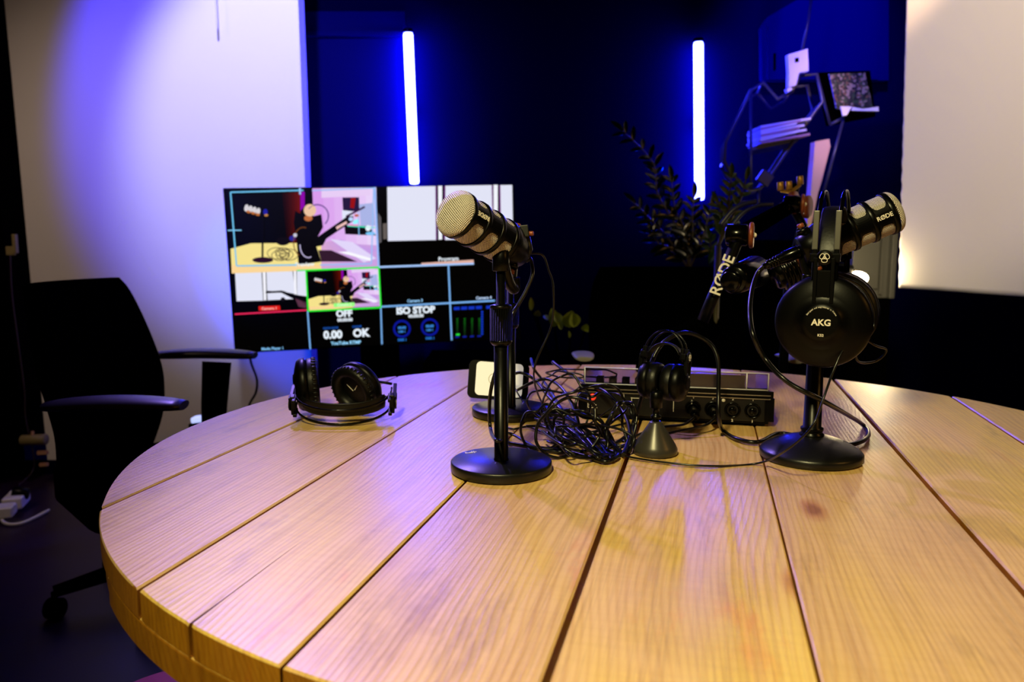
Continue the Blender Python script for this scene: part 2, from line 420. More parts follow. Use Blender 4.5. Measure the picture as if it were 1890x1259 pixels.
# ------------------------------------------------------------------ microphones and stands
def disc_stand(name, x, y, label, r=.0635, h=.0135, logo=False, pole_top=1.02, rp=.0088, knurl=(.895, .93), rk=.0135, upper=.0058):
    root = empty(name, T(x, y, .75), label, 'microphone stand')
    MB().lathe([(0, 0), (r-.003, 0), (r, .002), (r, h-.0016), (r-.0016, h), (0, h)], n=96).build('base', M_base, root)
    z = lambda q: q-.75
    MB().lathe([(0, h), (rp+.0006, h), (rp+.0006, h+.002), (rp, h+.003), (rp, z(knurl[0])), (0, z(knurl[0]))], n=32).build('pole', M_black, root)
    mb = MB()
    k0, k1 = z(knurl[0]), z(knurl[1])
    mb.lathe([(0, k0-.006), (rk*.8, k0-.006), (rk*1.02, k0-.002), (rk*1.02, k0), (rk*.95, k0+.001)], n=36)
    for i in range(28):
        an = 2*PI*i/28
        mb.cyl((rk*.95*math.cos(an), rk*.95*math.sin(an), k0), (rk*.95*math.cos(an), rk*.95*math.sin(an), k1), .0012, n=6)
    mb.lathe([(rk*.95, k0), (rk*.95, k1), (rk, k1), (rk, k1+.003), (rk*.6, k1+.005), (0, k1+.005)], n=36)
    mb.build('height_clamp', M_black, root)
    MB().cyl((0, 0, k1), (0, 0, z(pole_top)), upper, n=24).build('extension_rod', M_black, root)
    if logo:
        mb = MB(); p = atz(867, 836, .75+h)-Vector((x, y, .75))
        m = T(p.x, p.y, h)@R(math.radians(12), 'Z')
        for q in (((0, 0), (.009, .0014)), ((.0035, .0035), (.0012, .008)), ((.0062, .003), (.0012, .009)), ((.0065, .0038), (.006, .0012)), ((-.005, .001), (.002, .005)), ((.0015, .002), (.003, .0012))):
            mb.box((q[0][0], q[0][1], 0.0002), (q[1][0], q[1][1], .0004), m)
        mb.build('maker_mark', M_logo, root)['label'] = 'small white printed mark'
    return root

def grille_uv(me, mode='cyl', r=.0275):
    uvl = me.uv_layers.new(name='UVMap')
    for poly in me.polygons:
        angs = []
        for li in poly.loop_indices:
            v = me.vertices[me.loops[li].vertex_index].co
            angs.append((math.atan2(v.y, v.x), v))
        base = angs[0][0]
        for li, (an, v) in zip(poly.loop_indices, angs):
            if an-base > PI: an -= 2*PI
            if an-base < -PI: an += 2*PI
            if mode == 'cyl': uvl.data[li].uv = (an*round(r*1000*2*PI/2.7)*2.7/(2*PI), v.z*1000)
            else: uvl.data[li].uv = (v.x*1000*.75, v.y*1000*.75)

def podcast_mic(m, label, flip=False):
    """local Z runs to the front of the head, local X is the middle of the lettered side strip"""
    root = empty('podcast_microphone', m, label, 'microphone')
    rg, rr = .0268, .0288
    z0, sec = 0.0, .0262
    L_ = 3*sec
    mb = MB(); mb.lathe([(rg, -.004), (rg, L_)], n=96)
    g = mb.build('side_grille', M_grille, root); grille_uv(g.data, 'cyl', rg); g['label'] = 'pale woven metal side grille'
    mb = MB(); pr = []
    for i in range(11):
        t = i/10; an = t*PI/2; pr.append((rr*.985*math.cos(an)**.55 if i < 10 else 0, L_+.004+.0115*math.sin(an)))
    mb.lathe(pr, n=96)
    g = mb.build('front_grille', M_grille, root); g['label'] = 'round pale woven metal front grille'
    uvl = g.data.uv_layers.new(name='UVMap')
    for poly in g.data.polygons:
        for li in poly.loop_indices:
            v = g.data.vertices[g.data.loops[li].vertex_index].co; rad = math.hypot(v.x, v.y)
            an = math.atan2(v.y, v.x); dd = rad*1000+(1-(v.z-L_)/.0155)*12
            uvl.data[li].uv = (dd*math.cos(an)*.80, dd*math.sin(an)*.80)
    mb = MB()
    for k in range(4):
        zc = L_-k*sec; hw = .0033
        mb.lathe([(rg-.001, zc-hw), (rr-.0006, zc-hw), (rr, zc-hw+.0008), (rr, zc+hw-.0008), (rr-.0006, zc+hw), (rg-.001, zc+hw)], n=72)
    for side in (0, PI):
        ha = math.radians(24)
        # strip with rounded window corners
        for k in range(3):
            zc0, zc1 = L_-(k+1)*sec+.0033, L_-k*sec-.0033
            NN = 8
            for j in range(NN):
                t0, t1 = j/NN, (j+1)/NN
                def half(t):
                    e = abs(2*t-1); return ha+math.radians(18)*max(0, e-.35)**3*3.6
                a0, a1 = half(t0), half(t1)
                zz0, zz1 = zc0+(zc1-zc0)*t0, zc0+(zc1-zc0)*t1
                A = [Vector((math.cos(side-a0+2*a0*q/8)*(rr-.0008), math.sin(side-a0+2*a0*q/8)*(rr-.0008), zz0)) for q in range(9)]
                B = [Vector((math.cos(side-a1+2*a1*q/8)*(rr-.0008), math.sin(side-a1+2*a1*q/8)*(rr-.0008), zz1)) for q in range(9)]
                for q in range(8): mb.quad([A[q], A[q+1], B[q+1], B[q]], True)
    mb.build('body_shell', M_black, root)
    MB().lathe([(rr, -.0033), (rr, -.006), (.027, -.014), (.0215, -.030), (.0195, -.040), (.0175, -.041), (0, -.041)], n=64).build('rear_housing', M_black, root)
    # lettering on the strip
    for side in ((0, PI) if flip else (0, PI)):
        mb = MB(); r_ = rr-.0007
        tmp = MB(); tmp.text('RØDE', .0078, Matrix.Identity(4), ext=.0002, off=.00015)
        zc = L_-.5*sec
        for f in tmp.bm.faces:
            vs_ = []
            for v in f.verts:
                tx, ty = v.co.x, v.co.y
                ty = -ty
                # text runs along Z, its up is around the barrel
                an = side+ty/r_
                # away from the tail when read from outside
                vs_.append((math.cos(an)*(r_+.0003+v.co.z), math.sin(an)*(r_+.0003+v.co.z), zc+tx))
            mb.quad(vs_)
        tmp.bm.free()
        mb.build('lettering', M_logo, root)['label'] = 'white letters on the side strip'
    # swing yoke
    for sgn in (1, -1):
        MB().cyl((0, sgn*.0205, -.028), (0, sgn*.0265, -.028), .0085, n=28, bev=.001).build('pivot_knob', M_black, root)
    return root

# --- left microphone: solved from its ring centres
def mic_matrix(px, py, depth, img, toward, sx):
    """front ring centre at the pixel and depth; img = picture direction of the front, toward = share facing the camera"""
    k = math.sqrt(1-toward*toward); v = Vector(img).normalized()*k
    a_ = RT*v.x+UP*v.y-FW*toward
    d = ray(px, py); o = Vector((0, 0, CZ))+d*(depth/d.dot(FW))
    xdir = RT*sx[0]+UP*sx[1]-FW*sx[2]
    m = frame(a_, xdir, o); m.translation = o-a_*(.0786)
    return m
m1 = mic_matrix(846, 397, .925, (-.907, .42), .74, (.78, .05, .62))
mic1 = podcast_mic(m1, 'silver grille podcast microphone tilted toward the left in front of the screen', flip=True)
m2 = mic_matrix(1638, 395, 1.05, (.925, .40), .15, (-.14, -.10, 1))
mic2 = podcast_mic(m2, 'silver grille podcast microphone at right with headphones hung over it', flip=False)

st1 = disc_stand('microphone_stand', -.0135, .974, 'straight black desk stand with flat round base, nearest the camera', logo=True, pole_top=1.02, knurl=(.915, .955), rk=.0135)
b3 = atz(942, 765)
st3 = disc_stand('microphone_stand', b3.x, b3.y, 'black desk stand half hidden behind the nearest stand and cable heap', pole_top=.98, knurl=(.90, .93))
# yoke brackets that carry the microphones
def bracket(root, mm, top, label=None):
    piv = mm@Vector((0, 0, -.028)); top = Vector(top)
    X = (mm.to_3x3()@Vector((0, 1, 0))).normalized()
    mb = MB()
    for s_ in (1, -1):
        path = [piv+X*s_*.0275, piv+X*s_*.0275+Vector((0, 0, -.014)), piv+X*s_*.018+Vector((0, 0, -.032)), piv+Vector((0, 0, -.038))]
        mb.tube(smooth_path(path, 6), .0062, n=8, flat=.42, side=X)
    mb.tube(smooth_path([piv+Vector((0, 0, -.036)), piv+Vector((0, 0, -.05)), (top+piv)/2+Vector((0, 0, -.035)), top+Vector((0, 0, .004))], 6), .0075, n=12)
    mb.cyl(top+Vector((0, 0, -.02)), top+Vector((0, 0, .006)), .0105, n=28, bev=.001)
    wpart(mb, 'swing_yoke', M_black, root)
    for s_ in (1, -1): wpart(MB().cyl(piv+X*s_*.028, piv+X*s_*.034, .0045, n=16, bev=.001), 'yoke_bolt', M_copper, root, 'copper toned bolt head')
bpy.context.view_layer.update()
bracket(mic1, m1, (-.0135, .974, 1.02))

bd = (m1.to_3x3()@Vector((0, 0, 1))).normalized()
q_ = atY(963, 428, 1.00)
mb = MB(); mb.box((0, 0, 0), (.017, .013, .015), frame(UP*1+RT*-.1, RT, q_), bev=.0012); mb.tube([q_+Vector((.004, .004, -.004)), q_+Vector((.008, .006, -.022)), q_+Vector((.004, .006, -.030))], .0062, n=12)
wpart(mb, 'cable_clamp', M_base, mic1)
wpart(MB().cyl(q_+Vector((.008, -.001, -.002)), q_+Vector((.0145, -.003, -.002)), .0030, n=14, bev=.0006), 'clamp_screw', M_copper, mic1)
# right stand: domed base
bs = Vector((.398, 1.033, .75))
st2 = empty('microphone_stand', T(*bs), 'black desk stand with domed base, at right', 'microphone stand')
MB().lathe([(0, 0), (.063, 0), (.0655, .002), (.0655, .009), (.0635, .0115), (.058, .0155), (.046, .022), (.030, .0275), (.0145, .0305), (0, .031)], n=96).build('base', M_base, st2)
MB().lathe([(.0155, .029), (.0155, .033), (.0135, .0345), (.0135, .037), (.0145, .038), (.0145, .041), (.0115, .0425), (.0100, .20), (.0100, .232), (0, .232)], n=36).build('pole', M_black, st2)
bracket(mic2, m2, (.405, 1.033, .985))
# plug in the tail of the right microphone
def xlr(mm, root_label, plug_len=.058):
    pass

# ------------------------------------------------------------------ headphones
M_slide = mat('satin_slider_metal', (.10, .095, .085), .35, .5, .4)
def headphones(m, label, r=.046, w=.078, h=.135, tilt=(0, 0), deco=False, stitched=False, twist=(0, 0), wire_dx=.0125, spread=1.0, inset=(0, 0)):
    """cups at local +-X, head band apex at local +Z"""
    root = empty('headphones', m, label, 'headphones'); ez = r*1.40
    # twin wire arches and the soft strap under them
    for dy in (-wire_dx, wire_dx):
        pts = []
        for i in range(33):
            t = PI*i/32; pts.append(((w+.004)*spread*math.cos(t), dy, .035+(h-.035)*math.sin(t)**.85))
        MB().tube(pts, .0026, n=8, flat=.55, side=(0, 1, 0)).build('wire_arch', M_gloss, root)
    mb = MB(); pts = []
    for i in range(25):
        t = PI*(.12+.76*i/24); pts.append(((w-.002)*spread*math.cos(t), 0, .035+(h-.056)*math.sin(t)**.9))
    mb.tube(pts, .0125, n=12, flat=.16, side=(0, 1, 0)); mb.build('soft_strap', M_pad, root)
    for k, s_ in enumerate((-1, 1)):
        cm = T(s_*(w-inset[k]), 0, inset[k]*.12)@R(s_*tilt[k], 'Y')@R(twist[k], 'Z')@R(s_*PI/2, 'Y')    # local z points outwards
        cup = MB(); cup.m = cm
        cup.lathe([(r*.80, -.012), (r, -.010), (r*1.02, -.004), (r, .001), (r*.97, .003), (r*.90, .0065), (r*.62, .0100), (r*.42, .0115), (r*.415, .0130), (r*.30, .0135), (0, .0135)], n=72)
        co_ = cup.build('ear_cup', M_plastic, root)
        pad = MB(); pad.m = cm
        pad.lathe([(r*.97, -.011), (r*1.00, -.016), (r*.97, -.024), (r*.84, -.028), (r*.66, -.026), (r*.58, -.019), (r*.57, -.013)], n=72)
        if stitched:
            for i in range(36):
                an = 2*PI*i/36; pad.ball((r*.98*math.cos(an), r*.98*math.sin(an), -.021), .0020, n=6, sc=(1, 1, 2.2))
        pad.lathe([(0, -.0135), (r*.6, -.0135)], n=36)
        pad.build('ear_pad', M_pad, co_)
        if stitched:
            mk = MB(); mk.m = cm
            mk.box((0, .004, -.0142), (.0012, .012, .0006), R(.5, 'Z')); mk.box((.006, .009, -.0142), (.0012, .016, .0006), R(-1.0, 'Z'))
            mk.build('side_mark', M_logo, co_)
        # slider block and yoke
        ar = MB()
        ar.m = T(s_*w, 0, 0)
        o_ = s_*.0115
        for dy in (-wire_dx, wire_dx):
            ar.box((o_*.2, dy, ez+.004), (.006, .006, .020), bev=.0015)
        ar.box((o_*.45, 0, ez), (.008, wire_dx*2+.009, .0105), bev=.0015)
        fl = ez-r*.42
        ar.box((o_*.8, -.0095, ez-fl/2), (.006, .0045, fl), bev=.001)
        ar.box((o_*.8, .0095, ez-fl/2), (.006, .0045, fl), bev=.001)
        ar.box((o_*.7, 0, ez-fl*.60), (.005, .0150, fl*.65), bev=.001)
        sl = ar.build('slider_arm', M_plastic, root)
        if inset[k]:
            for (zz, dy) in ((.018, .010), (.040, -.006)):
                ln = MB(); ln.tube([(s_*(w+.004), dy, zz), (s_*(w-inset[k]*.55), dy, zz*.5-.002)], .0022, n=8); ln.build('link_rod', M_plastic, root)
        for dy in (-wire_dx, wire_dx) if deco else ():
            sp = MB(); sp.m = T(s_*w, 0, 0)@T(o_*.15, dy, ez+.032)@R(-s_*.10, 'Y'); sp.box((0, 0, 0), (.0035, .0066, .046), bev=.001); sp.build('slider_plate', M_slide, root)
        fm = T(s_*w, 0, 0)@R(s_*PI/2, 'Y')
        em = MB(); em.m = fm@(R(s_*PI/2, 'Z'))
        upz = Vector((0, 0, 1))
        # emblem button
        mat_face = Matrix.Translation((s_*(w+.0095), 0, ez))@frame((s_, 0, 0), (0, s_, 0))
        b2 = MB(); b2.m = mat_face
        b2.lathe([(0, 0), (.0088, 0), (.0092, .0008), (.0086, .0022), (0, .0024)], n=32)
        eb = b2.build('emblem_button', M_plastic, root)
        if deco or k >= 0:
            lg = MB(); lg.m = mat_face
            for q in range(3):
                an = PI/2+q*2*PI/3+PI
                cx, cy = .0026*math.cos(an), .0026*math.sin(an)
                pts = []
                for i in range(30):
                    t = 2*PI*i/30; rr = .0031*(1+.10*math.cos(3*(t-an)+PI)); pts.append((cx+rr*math.cos(t), cy+rr*math.sin(t), .0027))
                lg.tube(pts, .00042, n=6, closed=True)
            lg.build('emblem', M_logo, eb)
        if deco and s_ < 0 or deco and s_ > 0:
            tm = Matrix.Translation((s_*(w+.0140), 0, 0))@frame((s_, 0, 0), (0, s_, 0))
            t1 = MB(); t1.text('AKG', .0105, tm, ext=.0002, off=.0003); t1.text('K52', .0042, tm@T(0, -.0150, -.0006), ext=.0002, off=.0001)
            s = 'Designed and engineered in Vienna'
            for i, ch in enumerate(s):
                if ch == ' ': continue
                an = math.radians(150-120*i/(len(s)-1)); rr = r*.40
                t1.text(ch, .0026, tm@T(rr*math.cos(an)*.85, rr*math.sin(an)*.85, -.0004)@R(an-PI/2, 'Z'), ext=.0002)
            t1.build('cup_lettering', M_logo, co_)['label'] = 'pale letters on the cup'
    return root
# right pair: front cup faces the camera
pc = atY(1518, 594, .945)
yaw = math.atan2(.022, .16)
fx = Vector((-.080, -.155, 0)).normalized()           # from the back cup to the front cup
mid = pc - fx*.076
hm = frame((0, 0, 1), -fx, mid)
hp_r = headphones(hm, 'black headphones hung over the right microphone, round cup facing forward', r=.0545, w=.076, h=.158, deco=True, wire_dx=.0122)
# left pair lying on its band
hl = Vector((-.275, 1.300, .800))
zdir = Vector((.10, -.93, -.36)).normalized(); xdir = Vector((.97, .12, 0))
hm = frame(zdir, xdir, hl)
hp_l = headphones(hm, 'black headphones lying on the table below the large screen', r=.043, w=.072, h=.100, tilt=(-.15, .95), inset=(0, .048), stitched=True)
# middle pair on the cone
cn = atz(1209, 836)
hc = atY(1224, 704, 1.08)
hm = frame((.10, .15, 1), (.86, -.50, 0), hc)
hp_c = headphones(hm, 'black headphones on a cone shaped holder before the audio mixer', r=.031, w=.030, h=.085)
hp_c.scale = (.82, .82, .82)
cone = empty('headphone_holder', T(cn.x, cn.y, .75), 'black cone shaped metal holder standing at the edge of the cable heap', 'headphone holder')
MB().lathe([(0, 0), (.0285, 0), (.030, .0015), (.030, .007), (.0275, .0125), (.0085, .0425), (.0075, .044), (0, .044)], n=72).build('cone_base', mat('black_anodised_metal', (.05, .045, .04), .33, .3, .5), cone)
MB().lathe([(.0045, .043), (.0045, .048), (.007, .0485), (.007, .052), (.0045, .053), (.0045, .062), (.0085, .063), (.0085, .084), (.006, .086), (0, .086)], n=32).build('post', M_black, cone)

# ------------------------------------------------------------------ audio mixer with clear cover
xl, xr = atz(1085, 772), atz(1400, 788)
ax = (xr-xl); W = .300; ax.normalize(); ang = math.atan2(ax.y, ax.x)
mc = (xl+xr)/2+Vector((.003, 0, 0))
mix = empty('audio_mixer', Matrix.Translation(mc)@R(ang, 'Z'), 'black audio mixer under a clear cover, its sockets facing forward', 'audio mixer')
D = .255
def wedge(x0, x1, y0, y1, za, zb, zc, zd, mb):
    """za front bottom, zb back bottom, zc front top, zd back top"""
    v = [(x0, y0, za), (x1, y0, za), (x1, y1, zb), (x0, y1, zb), (x0, y0, zc), (x1, y0, zc), (x1, y1, zd), (x0, y1, zd)]
    for q in ((0, 1, 2, 3), (4, 5, 6, 7), (0, 1, 5, 4), (1, 2, 6, 5), (2, 3, 7, 6), (3, 0, 4, 7)): mb.quad([v[i] for i in q])
    return mb
mb = MB(); wedge(-W/2+.006, W/2-.006, .002, D-.004, .004, .004, .046, .0085, mb); wedge(-W/2, W/2, -.002, D, .046, .0085, .056, .0145, mb)
for sx in (-1, 1):
    wedge(sx*(W/2-.003)-.005, sx*(W/2-.003)+.005, .001, D-.001, .008, .006, .045, .011, mb)
    mb.box((sx*(W/2-.02), .02, .002), (.02, .02, .004)); mb.box((sx*(W/2-.02), D-.03, .002), (.02, .02, .004))
mb.build('case', M_plastic, mix)
mb = MB(); mb.box((0, -.0005, .0265), (W-.024, .004, .036), bev=.001); mb.build('rear_panel', M_base, mix)
mb = MB()
for k in range(2): mb.box((0, -.0045, .050-.0055*k), (W*.97, .002, .0012))
mb.build('trim_line', M_brassy, mix)
for k in range(4):
    x = W/2-.030-.030*k
    mb = MB(); mm = T(x, -.0025, .025)@R(PI/2, 'X')
    mb.m = mm; mb.lathe([(.0118, -.001), (.0125, .001), (.0118, .0022), (.0100, .0022), (.0095, .0005), (.006, -.001), (0, -.001)], n=36)
    mb.lathe([(0, .0005), (.0055, .0005), (.0055, .0035), (.0035, .005), (0, .005)], n=24)
    s_ = mb.build('socket', M_gloss, mix)
    for zz in (.0425, .0085): MB().text(str(k+1), .0052, T(x, -.0028, zz)@R(PI/2, 'X'), off=.0002).build('socket_number', M_logo, mix)
mb = MB(); mm = T(-W/2+.022, -.0025, .036)@R(PI/2, 'X'); mb.m = mm; mb.lathe([(.0055, 0), (.0055, .003), (.004, .004), (0, .004)], n=24); mb.build('power_button', M_redbtn, mix)
mb = MB()
for (x, z, sx, sz) in ((-.1355, .031, .0009, .026), (-.128, .0185, .015, .0009), (-.088, .043, .020, .0008), (-.078, .035, .0009, .016), (-.060, .037, .014, .0008), (-.0655, .031, .0009, .014), (.000, .028, .0012, .020), (.028, .030, .001, .016)):
    mb.box((x, -.0029, z), (sx, .0006, sz))
mb.text('OUTPUT', .0032, T(-.128, -.0029, .0225)@R(PI/2, 'X'), off=.0001)
mb.ball((-.083, -.003, .026), .0035, n=12, sc=(1, .3, 1)); mb.ball((.076, -.003, .040), .0028, n=12, sc=(1, .3, 1))
mb.build('panel_marking', M_logo, mix)
# deck controls seen through the cover
mb = MB(); wedge(-W/2+.01, W/2-.01, .006, D-.01, .050, .010, .0572, .0158, mb); mb.build('deck', M_plastic, mix)
mb = MB(); wedge(.008, W/2-.042, .010, .075, .0570, .050, .078, .058, mb); mb.build('display', mat('dark_display_glass', (.04, .035, .03), .25, 0, .5), mix)
for k in range(6):
    mb = MB(); mb.box((-W/2+.030+.021*k, .030, .0590), (.012, .016, .011), bev=.001); mb.build('fader_knob', M_black, mix)
# clear cover
cv = empty('clear_cover', Matrix.Translation(mc)@R(ang, 'Z'), 'clear acrylic lid lying over the top of the audio mixer', 'cover')
def slab(mb, p, q, r_, s, t=.0012): pass
mb = MB(); x0, x1, y0, y1 = -W/2+.008, W/2-.008, .004, D-.004
za, zb, zc, zd = .0568, .0155, .0830, .0420
for (A, B, Cc, Dd) in (((x0, y0, za), (x1, y0, za), (x1, y0, zc), (x0, y0, zc)), ((x0, y1, zb), (x1, y1, zb), (x1, y1, zd), (x0, y1, zd)),
                       ((x0, y0, za), (x0, y1, zb), (x0, y1, zd), (x0, y0, zc)), ((x1, y0, za), (x1, y1, zb), (x1, y1, zd), (x1, y0, zc)),
                       ((x0, y0, zc), (x1, y0, zc), (x1, y1, zd), (x0, y1, zd))):
    mb.quad((A, B, Cc, Dd))
lid = mb.build('lid_shell', M_clear, cv)
sd = lid.modifiers.new('thickness', 'SOLIDIFY'); sd.thickness = .0016
mb = MB()
xd = x1-.032
for A, B in (((x0, y0, za), (x1, y0, za)), ((x0, y0, zc), (x1, y0, zc)), ((x0, y1, zd), (x1, y1, zd)), ((x0, y0, za), (x0, y0, zc)), ((x1, y0, za), (x1, y0, zc)), ((x0, y0, zc), (x0, y1, zd)), ((x1, y0, zc), (x1, y1, zd)), ((xd, y0, za), (xd, y0, zc)), ((xd, y0, zc), (xd, y1, zd))):
    mb.tube([A, B], .0010, n=8)
mb.build('lid_rim', M_edge, cv)

# ------------------------------------------------------------------ leaning tablet
tp = atz(915, 745)
tb = empty('tablet', T(tp.x+.002, tp.y+.014, .752)@R(.10, 'Z')@R(-.25, 'X')@R(.09, 'Y'), 'white lit tablet in a black case behind the nearest microphone stand', 'tablet')
def rrect(wd, ht, r, n=6):
    pts = []
    for cx, cy, a0 in ((wd/2-r, ht/2-r, 0), (-wd/2+r, ht/2-r, PI/2), (-wd/2+r, -ht/2+r, PI), (wd/2-r, -ht/2+r, 3*PI/2)):
        for i in range(n+1): pts.append((cx+r*math.cos(a0+PI/2*i/n), cy+r*math.sin(a0+PI/2*i/n)))
    return pts
MB().prism(rrect(.108, .068, .010), .010, T(0, .005, .036)@R(PI/2, 'X')).build('case', M_plastic, tb)
MB().prism(rrect(.084, .060, .008), .0012, T(.001, -.0048, .038)@R(PI/2, 'X')).build('white_panel', mat('white_lit_panel', (.8, .78, .7), .4, emit=(1, .92, .78), es=.42), tb)
mb = MB(); mb.m = T(-.008, -.0065, .038)@R(PI/2, 'X'); mb.tube([(.010*math.cos(2*PI*i/32), .010*math.sin(2*PI*i/32), 0) for i in range(32)], .0008, n=6, closed=True); mb.build('ring_mark', M_whitepl, tb)

# ------------------------------------------------------------------ cables
def cable(pts, r, label, closed=False, group=None, k=8, extra=None, m=None):
    mb = MB(); mb.tube(smooth_path(pts, k, closed), r, n=8, closed=closed)
    o = mb.build('cable', m or M_rubber); return tag(o, label, 'cable', group)
def clampz(v, r): return Vector((v.x, v.y, max(v.z, .75+r)))
tail2 = m2@Vector((0, 0, -.041)); tdir = (m2.to_3x3()@Vector((0, 0, -1))).normalized()
mb = MB(); mb.m = frame(tdir, o=tail2)
mb.lathe([(0, 0), (.0085, 0), (.0088, .002), (.0088, .022), (.0075, .024), (.0075, .028), (.0064, .030), (.0056, .044), (.0040, .052), (0, .052)], n=28)
for i in range(4): mb.lathe([(.0062, .030+.0040*i), (.0070, .031+.0040*i), (.0070, .0325+.0040*i), (.0060, .0335+.0040*i)], n=24)
pe = tail2+tdir*.050
py_ = pe.y
cpt = [pe-tdir*.010, pe, pe+tdir*.010+Vector((0, 0, -.006)), atY(1388, 535, py_-.02), atY(1384, 575, py_-.05), atY(1390, 618, py_-.08), atY(1412, 662, 1.0), atY(1455, 706, .97), atY(1530, 746, .98), atz(1590, 782, .757), atz(1603, 800, .7545), atz(1590, 815, .7545),
       atz(1552, 822, .7545), atz(1500, 812, .7545), atz(1440, 800, .7545), atz(1400, 816, .7545), atz(1360, 810, .7545), atz(1335, 795, .7545), atY(1327, 772, 1.12), atY(1326, 720, 1.13), atY(1325, 665, 1.14), atY(1308, 632, 1.15), atY(1265, 614, 1.15), atY(1225, 632, 1.14), atY(1203, 668, 1.13), atY(1190, 715, 1.12), atz(1160, 800, .757), atz(1110, 830, .755)]
o = cable([clampz(v, .0033) for v in cpt], .0032, 'thick black cable looping from the right microphone round its base')
mb.m = frame(tdir, o=tail2); pl = mb.build('plug', M_gloss, o)
# plug and lead of the left microphone
t1 = m1@Vector((0, 0, -.041)); d1 = (m1.to_3x3()@Vector((0, 0, -1))).normalized()
cpt = [t1, t1+d1*.012+Vector((0, 0, -.006)), atY(979, 478, 1.03), atY(983, 505, 1.03), atY(972, 535, 1.02), atY(957, 562, 1.01), atY(944, 585, 1.0), atY(930, 640, 1.005), atY(906, 720, 1.02), atY(905, 790, 1.035), atz(920, 815, .80), atz(940, 800, .7535), atz(1000, 830, .7535), atz(1080, 835, .7535)]
cable([clampz(v, .003) for v in cpt], .0024, 'black lead curving down from the left microphone beside its pole')
cable([t1+Vector((.004, 0, -.002)), atY(1000, 470, 1.04), atY(1013, 500, 1.04), atY(1021, 530, 1.04), atY(1018, 600, 1.05), atY(985, 690, 1.06), atz(1010, 760, .77), atz(1050, 800, .755)], .0014, 'thin dark wire arching right of the left microphone')
# headphone lead of the right pair
cpt = [atY(1560, 600, .955), atY(1612, 636, .98), atY(1636, 646, 1.0), atY(1618, 666, 1.0), atY(1585, 668, .98), atY(1580, 640, .96), atY(1600, 625, .95), atY(1562, 640, .93), atY(1540, 680, .92), atY(1520, 735, .915), atY(1500, 785, .90), atY(1455, 828, .92), atz(1400, 855, .7525), atz(1300, 860, .7525), atz(1200, 850, .7525), atz(1120, 836, .7525), atz(1060, 830, .7525), atz(1010, 815, .7525)]
cable([clampz(v, .0018) for v in cpt], .0014, 'thin headphone lead running from the right headphones to the cable heap')
cable([atY(1545, 508, .95), atY(1590, 530, .97), atY(1612, 570, .98), atY(1612, 605, .98), atY(1600, 622, .96)], .0013, 'short thin lead curving behind the right headphone cup')
# the heap
heap = [
 ([(1020, 668, .80), (1050, 690, .79), (1090, 712, .80), (1120, 725, .80), (1150, 760, .78), (1163, 800, .765), (1150, 840, .755)], .0031, 'thick black cable sloping down across the cable heap'),
 ([(980, 662, .80), (985, 680, .79), (1000, 700, .77), (1015, 720, .765), (1040, 760, .76), (1075, 800, .756), (1120, 845, .755)], .0026, 'blue lit cable sloping in at the back of the cable heap'),
 ([(940, 695, .80), (960, 688, .81), (985, 700, .80), (1015, 735, .78), (1050, 770, .765), (1090, 800, .757), (1130, 850, .755)], .0027, 'black cable arching up left of the cable heap'),
 ([(955, 720, .78), (985, 705, .80), (1010, 700, .805), (1035, 715, .80), (1055, 745, .785), (1070, 790, .77), (1100, 830, .756)], .0027, 'black cable humped over the middle of the cable heap'),
 ([(943, 700, .79), (955, 725, .775), (975, 755, .757), (1010, 790, .753), (1080, 800, .753)], .0014, 'thin pale highlighted wire left of the cable heap'),
 ([(938, 790, .753), (950, 792, .753), (975, 788, .7535), (1010, 800, .754), (1060, 805, .757), (1120, 790, .758), (1160, 780, .756)], .0018, 'thin cable lying flat from the nearest pole into the heap'),
 ([(938, 818, .7545), (985, 826, .7545), (1040, 832, .7545), (1090, 845, .7545), (1120, 852, .7545), (1140, 840, .756), (1120, 830, .757)], .0030, 'thick cable lying along the front of the cable heap'),
 ([(1120, 725, .80), (1145, 730, .80), (1165, 760, .79), (1172, 790, .775), (1165, 815, .76), (1140, 830, .755)], .0015, 'thin pale cable bowing at the right of the cable heap'),
 ([(1190, 700, .79), (1120, 760, .775), (1060, 800, .765), (1010, 830, .7535), (1000, 835, .7535)], .0013, 'thin straight wire crossing the cable heap'),
]
for pts, r, lab in heap: cable([clampz(atz(px, py, z), r) for px, py, z in pts], r, lab)
def loop(cx, cy, Y, rx, ry, tilt, r, lab, n=14, wob=.12, seed=0, turns=1):
    rnd = random.Random(seed); pts = []
    c = atY(cx, cy, Y); N = n*turns
    for i in range(N):
        t = 2*PI*i/n; q = 1+rnd.uniform(-wob, wob)
        dx, dz = rx*math.cos(t)*q, ry*math.sin(t)*q
        v = Vector((c.x+dx*math.cos(tilt)-dz*math.sin(tilt), Y+rnd.uniform(-.01, .01)+.012*math.sin(t+seed), c.z+dx*math.sin(tilt)+dz*math.cos(tilt)))
        pts.append(clampz(v, r))
    return cable(pts, r, lab, closed=True)
loop(1003, 798, 1.08, .031, .036, .1, .0020, 'round upright loop of cable left in the heap', seed=1)
loop(1050, 795, 1.03, .040, .045, -.2, .0022, 'large round loop of cable at the front of the heap', seed=2)
loop(1085, 755, 1.09, .055, .035, .3, .0018, 'wide oval loop of cable over the heap', seed=3)
loop(1045, 745, 1.12, .035, .040, 0, .0016, 'round loop of cable at the back of the heap', seed=4)
loop(1110, 780, 1.10, .030, .045, .5, .0020, 'leaning loop of cable near the cone', seed=5)
loop(1145, 800, 1.06, .018, .042, -.25, .0019, 'narrow coil of cable next to the cone', seed=6, wob=.15, turns=3)
loop(1095, 810, 1.05, .058, .020, -.15, .0017, 'flat loop of cable low in the heap', seed=7)
loop(1020, 750, 1.16, .045, .022, -.35, .0016, 'tilted loop of cable before the rear stand', seed=8)
